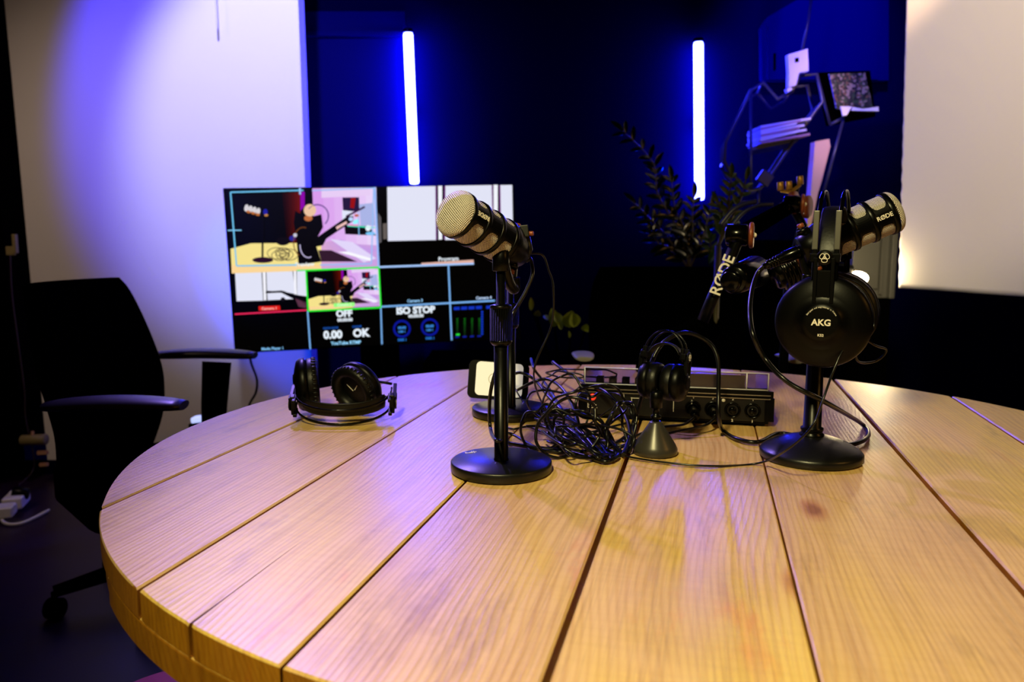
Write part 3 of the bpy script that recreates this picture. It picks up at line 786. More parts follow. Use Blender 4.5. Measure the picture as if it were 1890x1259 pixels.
loop(1070, 800, 1.10, .050, .030, -.55, .0021, 'slanting bundle of cable across the heap', seed=9, wob=.2, turns=4)
loop(1075, 690, 1.42, .060, .010, 0, .0016, 'flat loop of cable left of the mixer cover', seed=10)
loop(1040, 705, 1.36, .035, .018, .1, .0014, 'faint loop of cable lying near the far table edge', seed=11)
rnd = random.Random(3)
for i in range(9):
    x0 = 1000+rnd.uniform(-30, 40); y0 = 740+rnd.uniform(0, 60)
    pts = [(x0, y0, .775), (x0+40, y0+rnd.uniform(0, 30), .775), (x0+75, y0+30+rnd.uniform(-10, 20), .768), (x0+105, min(846, y0+60), .758), (1140+rnd.uniform(-15, 15), 838+rnd.uniform(-8, 8), .7535)]
    o = cable([clampz(atz(*p), .0018) for p in pts], rnd.choice((.0014, .0018, .0022)), 'black strand running slantwise through the tangled cable heap', group='strands in the cable heap')
# leads into the mixer sockets
def mixpt(x, y, z): return Matrix.Translation(mc)@R(ang, 'Z')@Vector((x, y, z))
for k, (ex, ey, lab) in enumerate(((1222, 780, 'plug lead rising into the third mixer socket from the right'), (1205, 770, 'plug lead rising into the fourth mixer socket from the right'))):
    x = W/2-.030-.030*(k+2)
    a_ = mixpt(x, -.006, .025); 
    mbp = MB(); mbp.cyl(a_, a_+Vector((-.003, -.032, -.006)), .0085, .0065, n=20, bev=.001)
    o = cable([a_+Vector((-.003, -.030, -.006)), a_+Vector((-.025, -.055, -.012)), atz(ex+20, ey+18, .757), atz(ex-20, ey+30, .755), atz(1150, 815, .755)], .0020, lab)
    mbp.build('plug', M_gloss, o)

# ------------------------------------------------------------------ television
pTL = atY(413, 347, 3.10); pTR = atY(948, 341, 3.354); pBL = atY(433, 653, 3.10)
X_ = (pTR-pTL); TW = X_.length; X_.normalize(); Zt = (pTL-pBL); THt = Zt.length
Z_ = (Zt-X_*Zt.dot(X_)).normalized(); Y_ = Z_.cross(X_)
tvm = Matrix((X_, Y_, Z_)).transposed().to_4x4(); tvm.translation = pBL+X_*(TW/2)
tv = empty('television', tvm, 'large wide screen showing a grid of camera pictures behind the table', 'television')
MB().box((0, .022, THt/2), (TW, .040, THt), bev=.004).build('housing', M_plastic, tv)
inv = tvm.inverted(); O0 = inv@Vector((0, 0, CZ))
def tvp(zx, zy):
    """place on the screen plane of a spot given in a picture of the screen"""
    px, py = 400+zx/3.3125, 320+zy/3.3125
    d = inv.to_3x3()@ray(px, py); t = -O0.y/d.y; q = O0+d*t; return (q.x, q.z)
class Scr:
    def __init__(s): s.v = []; s.f = []; s.c = []
    def poly(s, pts, col, lift=1, mp=None):
        n = len(s.v)
        for x, y in pts:
            q = (mp or tvp)(x, y); s.v.append((q[0], -.0008*lift-.0005, q[1]))
        s.f.append(tuple(range(n, n+len(pts)))); s.c.append(lin(col))
    def grad(s, pts, ca, cb, lift=1, mp=None, n=6, side=True):
        """quad split in strips from ca to cb"""
        A, B, Cc, D_ = [Vector(p) for p in pts]
        for i in range(n):
            t0, t1 = i/n, (i+1)/n; k = (i+.5)/n
            col = tuple(ca[j]+(cb[j]-ca[j])*k for j in range(3))
            s.poly([A.lerp(B, t0), A.lerp(B, t1), D_.lerp(Cc, t1), D_.lerp(Cc, t0)], col, lift, mp)
    def line(s, a, b, w_, col, lift=3, mp=None):
        a, b = Vector(a), Vector(b); d = (b-a).normalized(); nn = Vector((-d.y, d.x))*w_/2
        s.poly([a+nn, b+nn, b-nn, a-nn], col, lift, mp)
    def pl(s, pts, w_, col, lift=3, mp=None):
        for a, b in zip(pts, pts[1:]): s.line(a, b, w_, col, lift, mp)
    def ell(s, c, rx, ry, col, lift=2, mp=None, n=24, rot=0):
        s.poly([(c[0]+rx*math.cos(2*PI*i/n)*math.cos(rot)-ry*math.sin(2*PI*i/n)*math.sin(rot), c[1]+rx*math.cos(2*PI*i/n)*math.sin(rot)+ry*math.sin(2*PI*i/n)*math.cos(rot)) for i in range(n)], col, lift, mp)
    def ring(s, c, r, w_, col, lift=3, mp=None, n=28, a0=0, a1=2*PI, sy=1):
        s.pl([(c[0]+r*math.cos(a0+(a1-a0)*i/n), c[1]+sy*r*math.sin(a0+(a1-a0)*i/n)) for i in range(n+1)], w_, col, lift, mp)
    def text(s, body, size, c, col, lift=4, off=0.0, mp=None, ang_=-.045):
        t = MB(); t.text(body, 1.0, Matrix.Identity(4), ext=0, off=off)
        for f in t.bm.faces:
            pts = []
            for v in f.verts:
                x, y = v.co.x*size, -v.co.y*size
                pts.append((c[0]+x*math.cos(ang_)-y*math.sin(ang_), c[1]+x*math.sin(ang_)+y*math.cos(ang_)))
            s.poly(pts, col, lift, mp)
        t.bm.free()
    def build(s, name, parent, label=None):
        me = bpy.data.meshes.new(name); me.from_pydata(s.v, [], s.f)
        ca = me.color_attributes.new('Col', 'FLOAT_COLOR', 'CORNER'); i = 0
        for p_, c_ in zip(me.polygons, s.c):
            for li in p_.loop_indices: ca.data[li].color = (*c_, 1)
        me.materials.append(M_screen); o = bpy.data.objects.new(name, me); C.objects.link(o); o.parent = parent
        if label: o['label'] = label
        return o
LB = (120, 175, 235)
s = Scr(); s.poly([(55, 95), (1815, 70), (1860, 1010), (115, 1085)], (1, 1, 1), 0); scr = s.build('screen', tv)
def studio(s, mp=None, L0=1):
    P_ = lambda pts, col, l=1: s.poly(pts, col, L0*.2+l*.5, mp)
    P_([(80, 112), (975, 86), (992, 590), (92, 612)], (2, 2, 4), .6)
    s.grad([(400, 118), (512, 115), (512, 430), (432, 432)], (20, 0, 0), (110, 14, 4), .9, mp)
    P_([(512, 114), (538, 112), (538, 200), (512, 230)], (140, 0, 170), 1.8)
    s.grad([(584, 92), (975, 86), (985, 480), (600, 440)], (216, 150, 235), (235, 215, 250), .9, mp)
    P_([(640, 92), (935, 88), (938, 135), (640, 150)], (232, 205, 245), 2)
    P_([(85, 462), (210, 428), (640, 425), (640, 590), (92, 608)], (246, 226, 140), 2)
    s.grad([(640, 425), (760, 405), (985, 470), (640, 590)], (225, 170, 200), (190, 150, 235), 1.2, mp)
    P_([(640, 420), (980, 440), (990, 588), (640, 592)], (205, 160, 225), 2)
    P_([(90, 560), (640, 560), (640, 592), (92, 612)], (252, 214, 150), 2.2)
    P_([(690, 400), (830, 420), (975, 520), (900, 545)], (226, 214, 250), 2.3)
    P_([(740, 480), (800, 478), (945, 520), (940, 536)], (250, 250, 255), 2.45)
    P_([(620, 470), (700, 470), (860, 540), (640, 540)], (50, 25, 45), 2.7)
    # framed screen within the picture
    P_([(768, 148), (870, 146), (872, 230), (800, 232), (772, 225)], (35, 20, 60), 2.45); P_([(820, 150), (850, 148), (840, 215), (815, 210)], (150, 10, 10), 2.8)
    P_([(765, 225), (830, 232), (835, 290), (768, 285)], (225, 230, 250), 2.8); P_([(870, 190), (960, 180), (970, 320), (880, 320)], (170, 180, 230), 2.5)
    P_([(780, 318), (930, 322), (975, 380), (785, 372)], (10, 6, 14), 2.8); s.line((800, 322), (970, 332), 7, (60, 235, 190), 3, mp); s.line((805, 318), (870, 320), 6, (240, 40, 140), 3, mp)
    s.line((865, 235), (870, 380), 6, (130, 190, 240), 3, mp); s.ell((925, 335), 16, 18, (235, 245, 255), 3, mp); s.ell((850, 296), 20, 13, (150, 245, 255), 3, mp, rot=-.5); s.ell((940, 368), 30, 10, (120, 200, 250), 3, mp)
    # left microphone
    for i in range(4): s.ell((182+24*i, 212+7*i), 13, 22, (215, 210, 215), 3, mp, rot=.2)
    for i in range(3): s.ell((195+28*i, 236+8*i), 13, 8, (190, 110, 50), 3.2, mp, rot=.2)
    s.ell((298, 236), 14, 18, (30, 30, 160), 3, mp); s.ell((303, 256), 12, 8, (190, 130, 60), 3, mp)
    s.line((282, 250), (280, 520), 12, (4, 3, 8), 3.2, mp); s.ell((282, 530), 64, 18, (40, 10, 34), 3.2, mp)
    # middle group
    s.poly([(480, 230), (560, 270), (640, 250), (650, 330), (600, 420), (640, 540), (500, 560), (490, 430), (470, 300)], (4, 3, 8), 2, mp)
    s.ell((570, 226), 38, 38, (236, 196, 160), 3.4, mp); s.ell((560, 275), 26, 18, (190, 110, 60), 3.3, mp)
    s.ring((615, 260), 68, 7, (60, 40, 120), 3.4, mp, a0=-2.45, a1=.8)
    s.poly([(600, 400), (800, 262), (835, 262), (835, 290), (670, 400), (650, 440), (600, 450)], (4, 4, 8), 3, mp)
    s.poly([(728, 328), (792, 292), (798, 306), (734, 344)], (236, 190, 185), 4, mp)
    s.line((790, 265), (905, 205), 12, (50, 20, 60), 3.2, mp); s.ell((820, 280), 14, 12, (190, 215, 255), 4, mp); s.ell((855, 258), 14, 8, (190, 90, 60), 4, mp)
    s.ring((530, 420), 60, 6, (110, 60, 20), 3.6, mp, a0=2, a1=5, sy=1.5); s.ring((560, 440), 50, 6, (200, 190, 230), 3.6, mp, a0=1.2, a1=3.2, sy=1.5)
    s.ell((480, 378), 12, 12, (200, 200, 215), 3.8, mp); s.ell((405, 415), 42, 26, (10, 6, 12), 3, mp); s.ell((462, 398), 18, 16, (40, 40, 150), 3.2, mp)
    rn = random.Random(5)
    for i in range(7):
        s.ring((395+rn.uniform(-30, 50), 490+rn.uniform(-15, 15)), rn.uniform(25, 60), 4, (60, 45, 40), 3.3, mp, sy=.6, n=18)
s = Scr(); studio(s)
s.pl([(530, 104), (85, 116), (122, 566), (490, 560)], 9, (110, 195, 240), 5); s.pl([(583, 106), (960, 90), (945, 552), (632, 560)], 8, (150, 190, 245), 5); s.line((68, 349), (152, 348), 7, (130, 200, 240), 5); s.line((508, 90), (510, 130), 12, (160, 190, 245), 5)
s.build('preview_picture', scr)
s = Scr()
W_ = (226, 228, 246)
for q in ([(1042, 84), (1338, 78), (1340, 408), (1046, 414)], [(1398, 76), (1682, 72), (1688, 402), (1396, 408)], [(1732, 72), (1806, 71), (1810, 300), (1736, 398)]): s.poly(q, W_, 1)
for q in ([(1353, 77), (1378, 76), (1378, 404), (1356, 406)], [(1692, 70), (1718, 70), (1718, 300), (1694, 400)]): s.poly(q, (244, 246, 255), 1)
for q in ((1340, 80, 1343, 405), (1394, 78, 1392, 405), (1684, 74, 1690, 330), (1730, 74, 1734, 330)): s.line(q[:2], q[2:], 7, (110, 20, 120), 2)
s.poly([(1250, 548), (1570, 528), (1572, 556), (1250, 562)], (226, 176, 160), 1); s.poly([(1700, 522), (1790, 545), (1700, 552)], (205, 190, 225), 1)
s.poly([(985, 240), (1005, 270), (1008, 420), (990, 430)], (90, 86, 90), 1); s.poly([(1015, 308), (1040, 304), (1040, 400), (1018, 404)], (100, 92, 88), 1)
s.build('program_picture', scr)
s = Scr()
for q in ([(112, 606), (274, 602), (284, 778), (122, 782)], [(304, 602), (464, 599), (480, 738), (400, 722), (308, 718)], [(308, 726), (395, 730), (470, 768), (312, 776)], [(490, 599), (546, 596), (552, 752), (492, 744)]): s.poly(q, W_, 1)
s.poly([(280, 602), (299, 601), (304, 776), (288, 777)], (246, 246, 255), 1); s.poly([(470, 598), (486, 598), (490, 742), (474, 740)], (246, 246, 255), 1)
s.pl([(300, 728), (400, 722), (500, 762), (545, 800)], 12, (6, 4, 10), 2); s.ell((405, 770), 14, 12, (20, 16, 24), 2); s.poly([(480, 765), (548, 790), (548, 825), (500, 815)], (90, 50, 70), 2)
s.poly([(256, 813), (386, 808), (390, 836), (258, 840)], (225, 30, 24), 3); s.text('Camera 1', 24, (322, 826), (255, 190, 180), 5, off=.015)
s.line((110, 861), (550, 836), 9, (235, 40, 90), 3)
s.build('camera_picture', scr)
s = Scr()
def mp2(x, y):
    u = (x-80)/(985-80); v = (y-100)/(600-100)
    a_ = Vector((552, 596)).lerp(Vector((990, 578)), u); b2 = Vector((560, 836)).lerp(Vector((1000, 818)), u); q = a_.lerp(b2, v); return tvp(q.x, q.y)
studio(s, mp2)
G_ = (40, 235, 50)
s.pl([(546, 594), (990, 575), (1003, 820), (559, 842), (546, 594)], 10, G_, 5)
s.poly([(714, 794), (842, 788), (845, 812), (716, 818)], (150, 255, 130), 5.5); s.text('Camera 2', 22, (780, 803), (235, 255, 225), 7, off=.02)
s.build('camera_picture', scr)
GL = (((966, 84), (990, 580), 12, (150, 185, 250)), ((1003, 820), (1010, 1045), 9, LB), ((990, 573), (1572, 552), 12, (165, 200, 250)), ((1005, 815), (1700, 778), 11, LB),
      ((1416, 560), (1436, 1020), 10, LB), ((556, 842), (572, 1075), 9, LB), ((490, 594), (990, 573), 8, (60, 235, 120)))
for g_ in GL: s = Scr(); s.line(*g_, 3); s.build('grid_line', scr)
s = Scr()
if 0: s.line((966, 84), (990, 580), 12, (150, 185, 250), 3); s.line((1003, 820), (1010, 1045), 9, LB, 3); s.line((990, 573), (1572, 552), 12, (165, 200, 250), 3); s.line((1005, 815), (1700, 778), 11, LB, 3)
s = Scr(); TWc = (235, 245, 255)
s.text('Preview', 36, (538, 557), TWc, off=.02); s.text('Program', 36, (1416, 524), TWc, off=.02)
s.text('Camera 3', 24, (1212, 779), (150, 205, 250), off=.03); s.text('Camera 4', 24, (1632, 761), (190, 215, 250), off=.03); s.text('Media Player 1', 23, (342, 1071), (130, 195, 245), off=.03)
s.text('OFF', 56, (779, 858), TWc, off=.05); s.text('00:00:00', 27, (784, 896), TWc, off=.04)
s.text('DATA RATE', 17, (697, 946), (30, 90, 190), off=.03); s.text('CACHE', 17, (857, 937), (30, 90, 190), off=.03)
s.text('0.00', 66, (710, 988), TWc, off=.045); s.text('OK', 66, (882, 977), TWc, off=.045); s.text('YouTube RTMP', 28, (790, 1036), (150, 215, 255), off=.04)
s.text('ISO STOP', 56, (1215, 838), TWc, off=.05); s.text('00:00:00', 27, (1218, 872), TWc, off=.04)
for cx, cy in ((1132, 950), (1302, 940)):
    s.ring((cx, cy), 48, 13, (10, 22, 150), 3); s.text('00:00', 22, (cx, cy-6), (60, 140, 225), off=.04); s.text('USB 1', 18, (cx, cy+18), (60, 140, 225), off=.04); s.text('DISK 1', 19, (cx+2, cy+68), (40, 120, 215), off=.04)
s.build('screen_text', scr)
s = Scr()
for k in range(5):
    x = 1467+45*k if k < 4 else 1665
    s.poly([(x-18, 818-2*k), (x+18, 816-2*k), (x+18, 834-2*k), (x-18, 836-2*k)], (18, 50, 190), 3)
for k in range(4):
    x = 1470+45*k; rn = random.Random(k)
    for j in range(14): s.poly([(x-6+rn.uniform(0, 3), 886+8*j), (x+6, 885+8*j), (x+6, 889+8*j), (x-6, 890+8*j)], (20, int(120-6*j), 24), 3)
    s.poly([(x-12, 997-2*k), (x+12, 995-2*k), (x+12, 1004-2*k), (x-12, 1006-2*k)], (20, 30, 150), 3)
for j in range(10): s.ell((1622, 846+15*j), 7, 5, (20, 60, 210), 3)
s.poly([(1462, 980), (1485, 979), (1485, 990), (1462, 991)], (40, 230, 60), 4)
s.build('audio_meter', scr)
mb = MB(); mb.box((0, .10, -.10), (.16, .05, .30)); mb.build('neck', M_fabric, tv)
# low black console under the screen
cb = atY(700, 700, 3.35)
con = empty('media_console', T(.35, 3.5, 0), 'low black console beneath the large screen, hardly lit', 'console')
MB().box((0, 0, .27), (1.45, .40, .50), bev=.006).build('carcass', M_fabric, con)
for sx in (-1, 1):
    dr = MB().box((sx*.36, -.21, .27), (.70, .02, .46), bev=.003).build('door', M_fabric, con); MB().box((sx*.06, -.225, .3), (.012, .012, .12)).build('handle', M_black, dr)

# ------------------------------------------------------------------ light tubes
for (ax_, ay_), (bx_, by_), lab in (((753, 60), (765, 340), 'glowing blue white light tube above the large screen'), ((1289, 77), (1291, 370), 'glowing blue white light tube above the leafy plants')):
    a_, b2 = atY(ax_, ay_, 3.84), atY(bx_, by_, 3.84); d = (a_-b2).normalized()
    root = empty('light_tube', frame(d, (1, 0, 0), b2), lab, 'light tube'); Lh = (a_-b2).length
    MB().lathe([(0, 0), (.019, .003), (.022, .012), (.022, Lh-.012), (.019, Lh-.003), (0, Lh)], n=32).build('glass_tube', M_tube, root)
    MB().lathe([(.0225, Lh-.004), (.0225, Lh+.012), (.018, Lh+.016), (0, Lh+.016)], n=24).build('end_cap', M_plastic, root)
    MB().box((0, .045, Lh/2), (.02, .055, .05)).build('wall_clip', M_black, root)

# ------------------------------------------------------------------ office chair at left
def chair(label, pts_back, arms, seat_c, base_c, yaw_, pm=None, pr=.040, pf=.36):
    root = empty('office_chair', T(base_c[0], base_c[1], 0), label, 'office chair')
    wpart(pts_back, 'backrest', M_fabric, root)
    for (pad0, pad1, post_top, post_bot, wdir) in arms:
        mb = MB(); pad0, pad1 = Vector(pad0), Vector(pad1); n = 14; path = []; rad = []
        for i in range(n+1):
            t = i/n; path.append(pad0.lerp(pad1, t)+Vector((0, 0, .006*math.sin(PI*t)))); rad.append(pr*(max(.05, math.sin(PI*t)))**.16)
        mb.tube(path, rad, n=20, flat=pf, side=wdir); ar = wpart(mb, 'armrest', pm or M_armpad, root)
        mb = MB(); a_, b2 = Vector(post_top), Vector(post_bot)
        mb.tube(smooth_path([a_, a_.lerp(b2, .5), b2, Vector((seat_c[0], seat_c[1], seat_c[2]-.03)).lerp(b2, .5)], 5), [.042-.0009*i for i in range(16)], n=12, flat=.45, side=(pad1-pad0))
        wpart(mb, 'arm_post', M_fabric, root)
    mb = MB(); mb.m = T(*seat_c)@R(yaw_, 'Z'); mb.prism(rrect(.48, .50, .12), .07, T(0, 0, -.05)); wpart(mb, 'seat', M_fabric, root)
    mb = MB(); mb.cyl((seat_c[0], seat_c[1], seat_c[2]-.05), (base_c[0], base_c[1], .10), .03); wpart(mb, 'gas_lift', M_fabric, root)
    mb = MB(); ends = []
    for k in range(5):
        an = yaw_+2*PI*k/5+.5; e = Vector((base_c[0]+.27*math.cos(an), base_c[1]+.27*math.sin(an), .075)); ends.append(e)
        mb.tube([(base_c[0], base_c[1], .11), e], [.03, .018], n=8)
    wpart(mb, 'star_base', M_fabric, root)
    for e in ends:
        mb = MB(); mb.cyl(e+Vector((-.022, 0, -.047)), e+Vector((.022, 0, -.047)), .028, n=20, bev=.004); mb.cyl(e+Vector((0, 0, -.03)), e, .008, n=8); wpart(mb, 'caster', M_fabric, root)
    return root
M_armpad = mat('soft_armrest_plastic', (.035, .032, .034), .36, 0, .5, bump=(500, .1, .0003))
def back_shell(near, far, n=18):
    """near/far: lists of points from top to bottom of the two side edges; rounded slab between them"""
    N_, F_ = smooth_path(near, 6), smooth_path(far, 6); mb = MB(); rows = []
    th = .045; K = 14
    for a_, b2 in zip(N_, F_):
        ring_f, ring_b = [], []
        d = (b2-a_); nx = Vector((d.y, -d.x, 0)).normalized()
        for i in range(K+1):
            t = i/K; bow = math.sin(PI*t)*.03; q = a_.lerp(b2, t); w_ = .35+.65*math.sin(PI*t)**.4
            ring_f.append(q-nx*bow*1.0-nx*(-th/2)*w_); ring_b.append(q-nx*bow-nx*(th/2)*w_)
        rows.append(ring_f+ring_b[::-1])
    V_ = [[mb.bm.verts.new(p) for p in r_] for r_ in rows]
    m_ = len(V_[0])
    for A, B in zip(V_, V_[1:]):
        for i in range(m_): mb._f([A[i], A[(i+1) % m_], B[(i+1) % m_], B[i]], True)
    mb._f(V_[0], False); mb._f(V_[-1][::-1], False); return mb
near = [atY(48, 526, 1.62), atY(52, 560, 1.61), atY(62, 620, 1.60), atY(74, 690, 1.58), atY(92, 750, 1.57), atY(108, 810, 1.57), atY(112, 870, 1.60)]
far = [atY(214, 512, 2.18), atY(234, 535, 2.18), atY(262, 590, 2.19), atY(288, 655, 2.20), atY(298, 705, 2.20), atY(294, 770, 2.20), atY(262, 860, 2.18)]
nA0, nA1 = atY(85, 750, 1.56), atY(340, 748, 1.56)
fA0, fA1 = atY(285, 656, 2.24), atY(471, 656, 2.24)
pt = atY(400, 668, 2.24); pb = atY(400, 800, 2.24)
chair('black office chair drawn up to the table at left', back_shell(near, far),
      [(nA0, nA1, (nA1.x-.11, 1.56, nA1.z-.02), (nA1.x-.13, 1.60, .46), (0, 1, 0)), (fA0, fA1, pt, (pb.x, 2.2, .46), (0, 1, 0))],
      (-.82, 1.90, .47), (-1.04, 2.24), 0.75)
# chair on the far side of the table
e0, e1 = atY(1078, 662, 2.12), atY(1466, 666, 2.12)
cxm = (e0.x+e1.x)/2
near = [Vector((cxm-.20, 2.50, .95)), Vector((cxm-.23, 2.47, .88)), Vector((cxm-.24, 2.44, .76)), Vector((cxm-.23, 2.43, .62)), Vector((cxm-.20, 2.46, .50))]
far = [Vector((2*cxm-v.x, v.y, v.z)) for v in near]
chair('dark office chair facing the camera beyond the far table edge', back_shell(near, far),
      [(e0+Vector((0, .10, 0)), e0+Vector((0, -.02, 0)), e0+Vector((0, .1, -.02)), e0+Vector((.02, .12, -.22)), (1, 0, 0)),
       (e1+Vector((0, .10, 0)), e1+Vector((0, -.02, 0)), e1+Vector((0, .1, -.02)), e1+Vector((-.02, .12, -.22)), (1, 0, 0))],
      (cxm, 2.22, .47), (cxm, 2.25), PI/2, mat('highlit_pale_armrest', (.30, .27, .23), .5), .030, .26)  # pale pad colour stands for the warm highlight on dark armrests

# ------------------------------------------------------------------ boom arm behind the right microphone
def P6(x, y, Y): return atY(1100+x/2.998, y/2.998, Y)
def P8(x, y, Y): return atY(960+x/3.148, 320+y/3.148, Y)
ba = empty('boom_arm', Matrix.Translation(atz(1330, 700, .75)+Vector((0, .0, 0))), 'black sprung boom arm with white lettering left of the right microphone', 'boom arm')
j0 = P8(1120, 720, 1.30); j1 = P8(1275, 360, 1.30); j2 = P8(1590, 180, 1.75)
lo_ = P8(1060, 860, 1.30)
mb = MB(); mb.tube([lo_, j0.lerp(j1, .0), j1], .014, n=8, flat=.7, side=(0, 1, 0)); wpart(mb, 'lower_arm', M_plastic, ba)
ft = Vector((lo_.x-.02, 1.72, .75)); mb = MB(); mb.tube([lo_, ft+Vector((0, 0, .06)), ft], .011, n=10); mb.cyl(ft, ft+Vector((0, 0, .03)), .022, n=24, bev=.002); wpart(mb, 'table_clamp', M_fabric, ba)
mb = MB()
for dz in (-.012, .012): mb.tube([j1+Vector((0, 0, dz)), j2+Vector((0, 0, dz))], .005, n=8)
wpart(mb, 'upper_arm', M_fabric, ba)
mb = MB(); pts = []
for i in range(240): t = i/239; pts.append(j1.lerp(j2, .1+.75*t)+Vector((0, .008*math.cos(60*2*PI*t/2), .008*math.sin(60*2*PI*t/2))))
mb.tube(pts, .0012, n=5); wpart(mb, 'spring', M_fabric, ba)
for j, r_ in ((j1, .021), (j2, .022)):
    d = Vector((.94, -.34, 0)).normalized()
    mb = MB(); mb.cyl(j-d*.022, j+d*.014, r_*.85, n=36, bev=.003); kn = wpart(mb, 'joint', M_gloss, ba)
    mb = MB(); mb.cyl(j+d*.015, j+d*.022, r_, n=36, bev=.002); wpart(mb, 'joint_cap', M_copper, ba, 'copper coloured cap')
    mb = MB(); mb.ball(j+d*.023, .004, n=12); wpart(mb, 'cap_screw', M_logo, ba)
c0, c1 = P8(1148, 665, 1.275), P8(1205, 520, 1.275); dv = (c1-c0).normalized()
mb = MB(); zf = Vector((-.1, -1, 0)); fmx = frame(zf, dv, (c0+c1)/2)
mb.text('RØDE', .025, fmx, ext=.0004, off=.0004); wpart(mb, 'lettering', M_logo, ba, 'white letters along the arm')
# counter microphone body on the arm (dark barrels)
mb = MB(); mb.cyl(P8(1240, 620, 1.22), P8(1370, 570, 1.30), .022, .026, n=32, bev=.003); mb.cyl(P8(1215, 630, 1.21), P8(1235, 622, 1.22), .016, n=24, bev=.002); wpart(mb, 'clamp_barrel', M_gloss, ba)
# second boom arm elbow further back, warm lit
bb = empty('boom_arm', Matrix.Translation(atY(1455, 600, 1.9)), 'far boom arm with brass coloured knobs below the metal shelf', 'boom arm')
k0 = P8(1575, 180, 1.9); M_brass = mat('brass_coloured_metal', (.55, .30, .06), .35, .5)
mb = MB(); mb.tube([P8(1600, 60, 1.9), k0, P8(1640, 300, 1.9), P8(1560, 620, 1.9), Vector((P8(1560, 620, 1.9).x, 1.95, .01))], .012, n=8); wpart(mb, 'arm_tube', M_plastic, bb)
for q in ((1510, 75), (1560, 70), (1625, 40)):
    mb = MB(); a_ = P8(q[0], q[1]-25, 1.88); b2 = P8(q[0]+3, q[1]+25, 1.88); mb.cyl(a_, b2, .0075, n=14, bev=.001); mb.cyl(b2, P8(1570, 110, 1.88), .004, n=8); wpart(mb, 'thumb_screw', M_brass, bb)
for q in ((1572, 170), (1650, 195)):
    mb = MB(); c = P8(*q, 1.86); mb.cyl(c, c+Vector((.010, -.008, 0)), .026, n=28, bev=.002); wpart(mb, 'knob', M_copper, bb)
mb = MB(); mb.ball(P8(1500, 245, 1.86), .011, sc=(1, .5, 1)); mb.ball(P8(1522, 195, 1.86), .010, sc=(1, .5, 1)); mb.ball(P8(1628, 187, 1.86), .010, sc=(1.4, .5, .8)); wpart(mb, 'bolt_head', M_brassy, bb)
# third microphone hanging dark behind the right headphones
c = P8(1600, 560, 1.16); 
tm_ = empty('small_microphone', Matrix.Translation(c), 'dark ribbed microphone behind the plug of the right microphone', 'microphone')
mb = MB(); mb.cyl(P8(1470, 600, 1.2), P8(1600, 540, 1.2), .022, .026, n=32, bev=.003)
for k in range(4):
    a_ = P8(1480, 596, 1.2).lerp(P8(1600, 540, 1.2), .2+.2*k); mb.cyl(a_, a_+(P8(1600, 540, 1.2)-P8(1470, 600, 1.2)).normalized()*.004, .0275, n=32, bev=.001)
wpart(mb, 'barrel', M_gloss, tm_)
mb = MB(); mb.cyl(P8(1600, 540, 1.2), P8(1640, 522, 1.2), .026, .020, n=32, bev=.004); wpart(mb, 'end_cap', M_copper, tm_, 'copper coloured end cap')
# blue rim light on dark arcs behind, put in as thin tubes
mb = MB(); mb.tube(smooth_path([P8(1165, 300, 2.0), P8(1235, 215, 2.0), P8(1310, 175, 2.0), P8(1370, 165, 2.0)], 6), .006, n=8)
mb.tube(smooth_path([P8(1235, 300, 2.0), P8(1300, 225, 2.0), P8(1390, 185, 2.0), P8(1470, 180, 2.0)], 6), .005, n=8)
wpart(mb, 'rim_light_tube', M_blue_lit, bb)

# ------------------------------------------------------------------ metal shelf, what stands on it
YS = 3.30
sh = empty('metal_shelf', Matrix.Translation(P6(900, 1100, YS)), 'angular blue lit tubular metal shelf at upper right', 'shelf')
A = [(925, 455), (858, 500), (715, 790), (710, 890), (738, 950), (850, 1058), (905, 1045), (940, 1010), (1100, 770), (1255, 562), (1222, 410), (1130, 420), (1085, 505), (1005, 548)]
DS = Vector((.05, .24, 0))
for dd in (Vector((0, 0, 0)), DS):
    mb = MB(); mb.tube([P6(*q, YS)+dd for q in A], .0075, n=10, closed=True); wpart(mb, 'frame_loop', M_blue_lit, sh)
for a_, b2 in (((857, 500), (857, 1052)), ((1222, 410), (1296, 690)), ((1296, 690), (1372, 650)), ((1372, 650), (1262, 1060)), ((905, 1045), (896, 1145))):
    wpart(MB().tube([P6(*a_, YS), P6(*b2, YS)], .006, n=8), 'strut', M_blue_lit, sh)
for q in (A[0], A[3], A[5], A[9]): wpart(MB().tube([P6(*q, YS), P6(*q, YS)+DS], .006, n=8), 'cross_bar', M_blue_lit, sh)
mb = MB(); a_, b2 = P6(862, 815, YS), P6(1120, 765, YS)
mb.quad([a_, b2, b2+DS, a_+DS]); mb.quad([a_-Vector((0, 0, .012)), b2-Vector((0, 0, .012)), b2+DS-Vector((0, 0, .012)), a_+DS-Vector((0, 0, .012))]); mb.quad([a_, b2, b2-Vector((0, 0, .012)), a_-Vector((0, 0, .012))])
wpart(mb, 'shelf_board', M_blue_lit, sh)
mb = MB(); mb.box((0, 0, 0), (.055, .02, .05), Matrix.Translation(P6(935, 985, YS-.02))@R(.6, 'Y'), bev=.004); wpart(mb, 'gusset', M_blue_lit, sh)
rn = random.Random(2)
for i in range(8):
    t = i/8
    a_ = P6(868+rn.uniform(0, 10), 803-12*i, YS+.02)+Vector((0, 0, 0)); b2 = P6(1075+rn.uniform(-20, 70), 758-12*i, YS+.02)
    d = (b2-a_).normalized(); Lh = (b2-a_).length
    mm = frame(Vector((0, 0, 1)).cross(Vector((0, 0, 1))) if False else d.cross(Vector((0, -1, 0))).normalized()*1, d, (a_+b2)/2)
    mb = MB(); mb.box((0, 0, 0), (Lh, .18, .0095), mm, bev=.001)
    o = mb.build('magazine', M_paper if i % 3 else mat('coloured_cover_%d' % i, (.30, .16, .22), .5)); tag(o, 'magazine in the slanting pile on the blue lit metal shelf', 'magazine', 'magazines piled on the metal shelf')
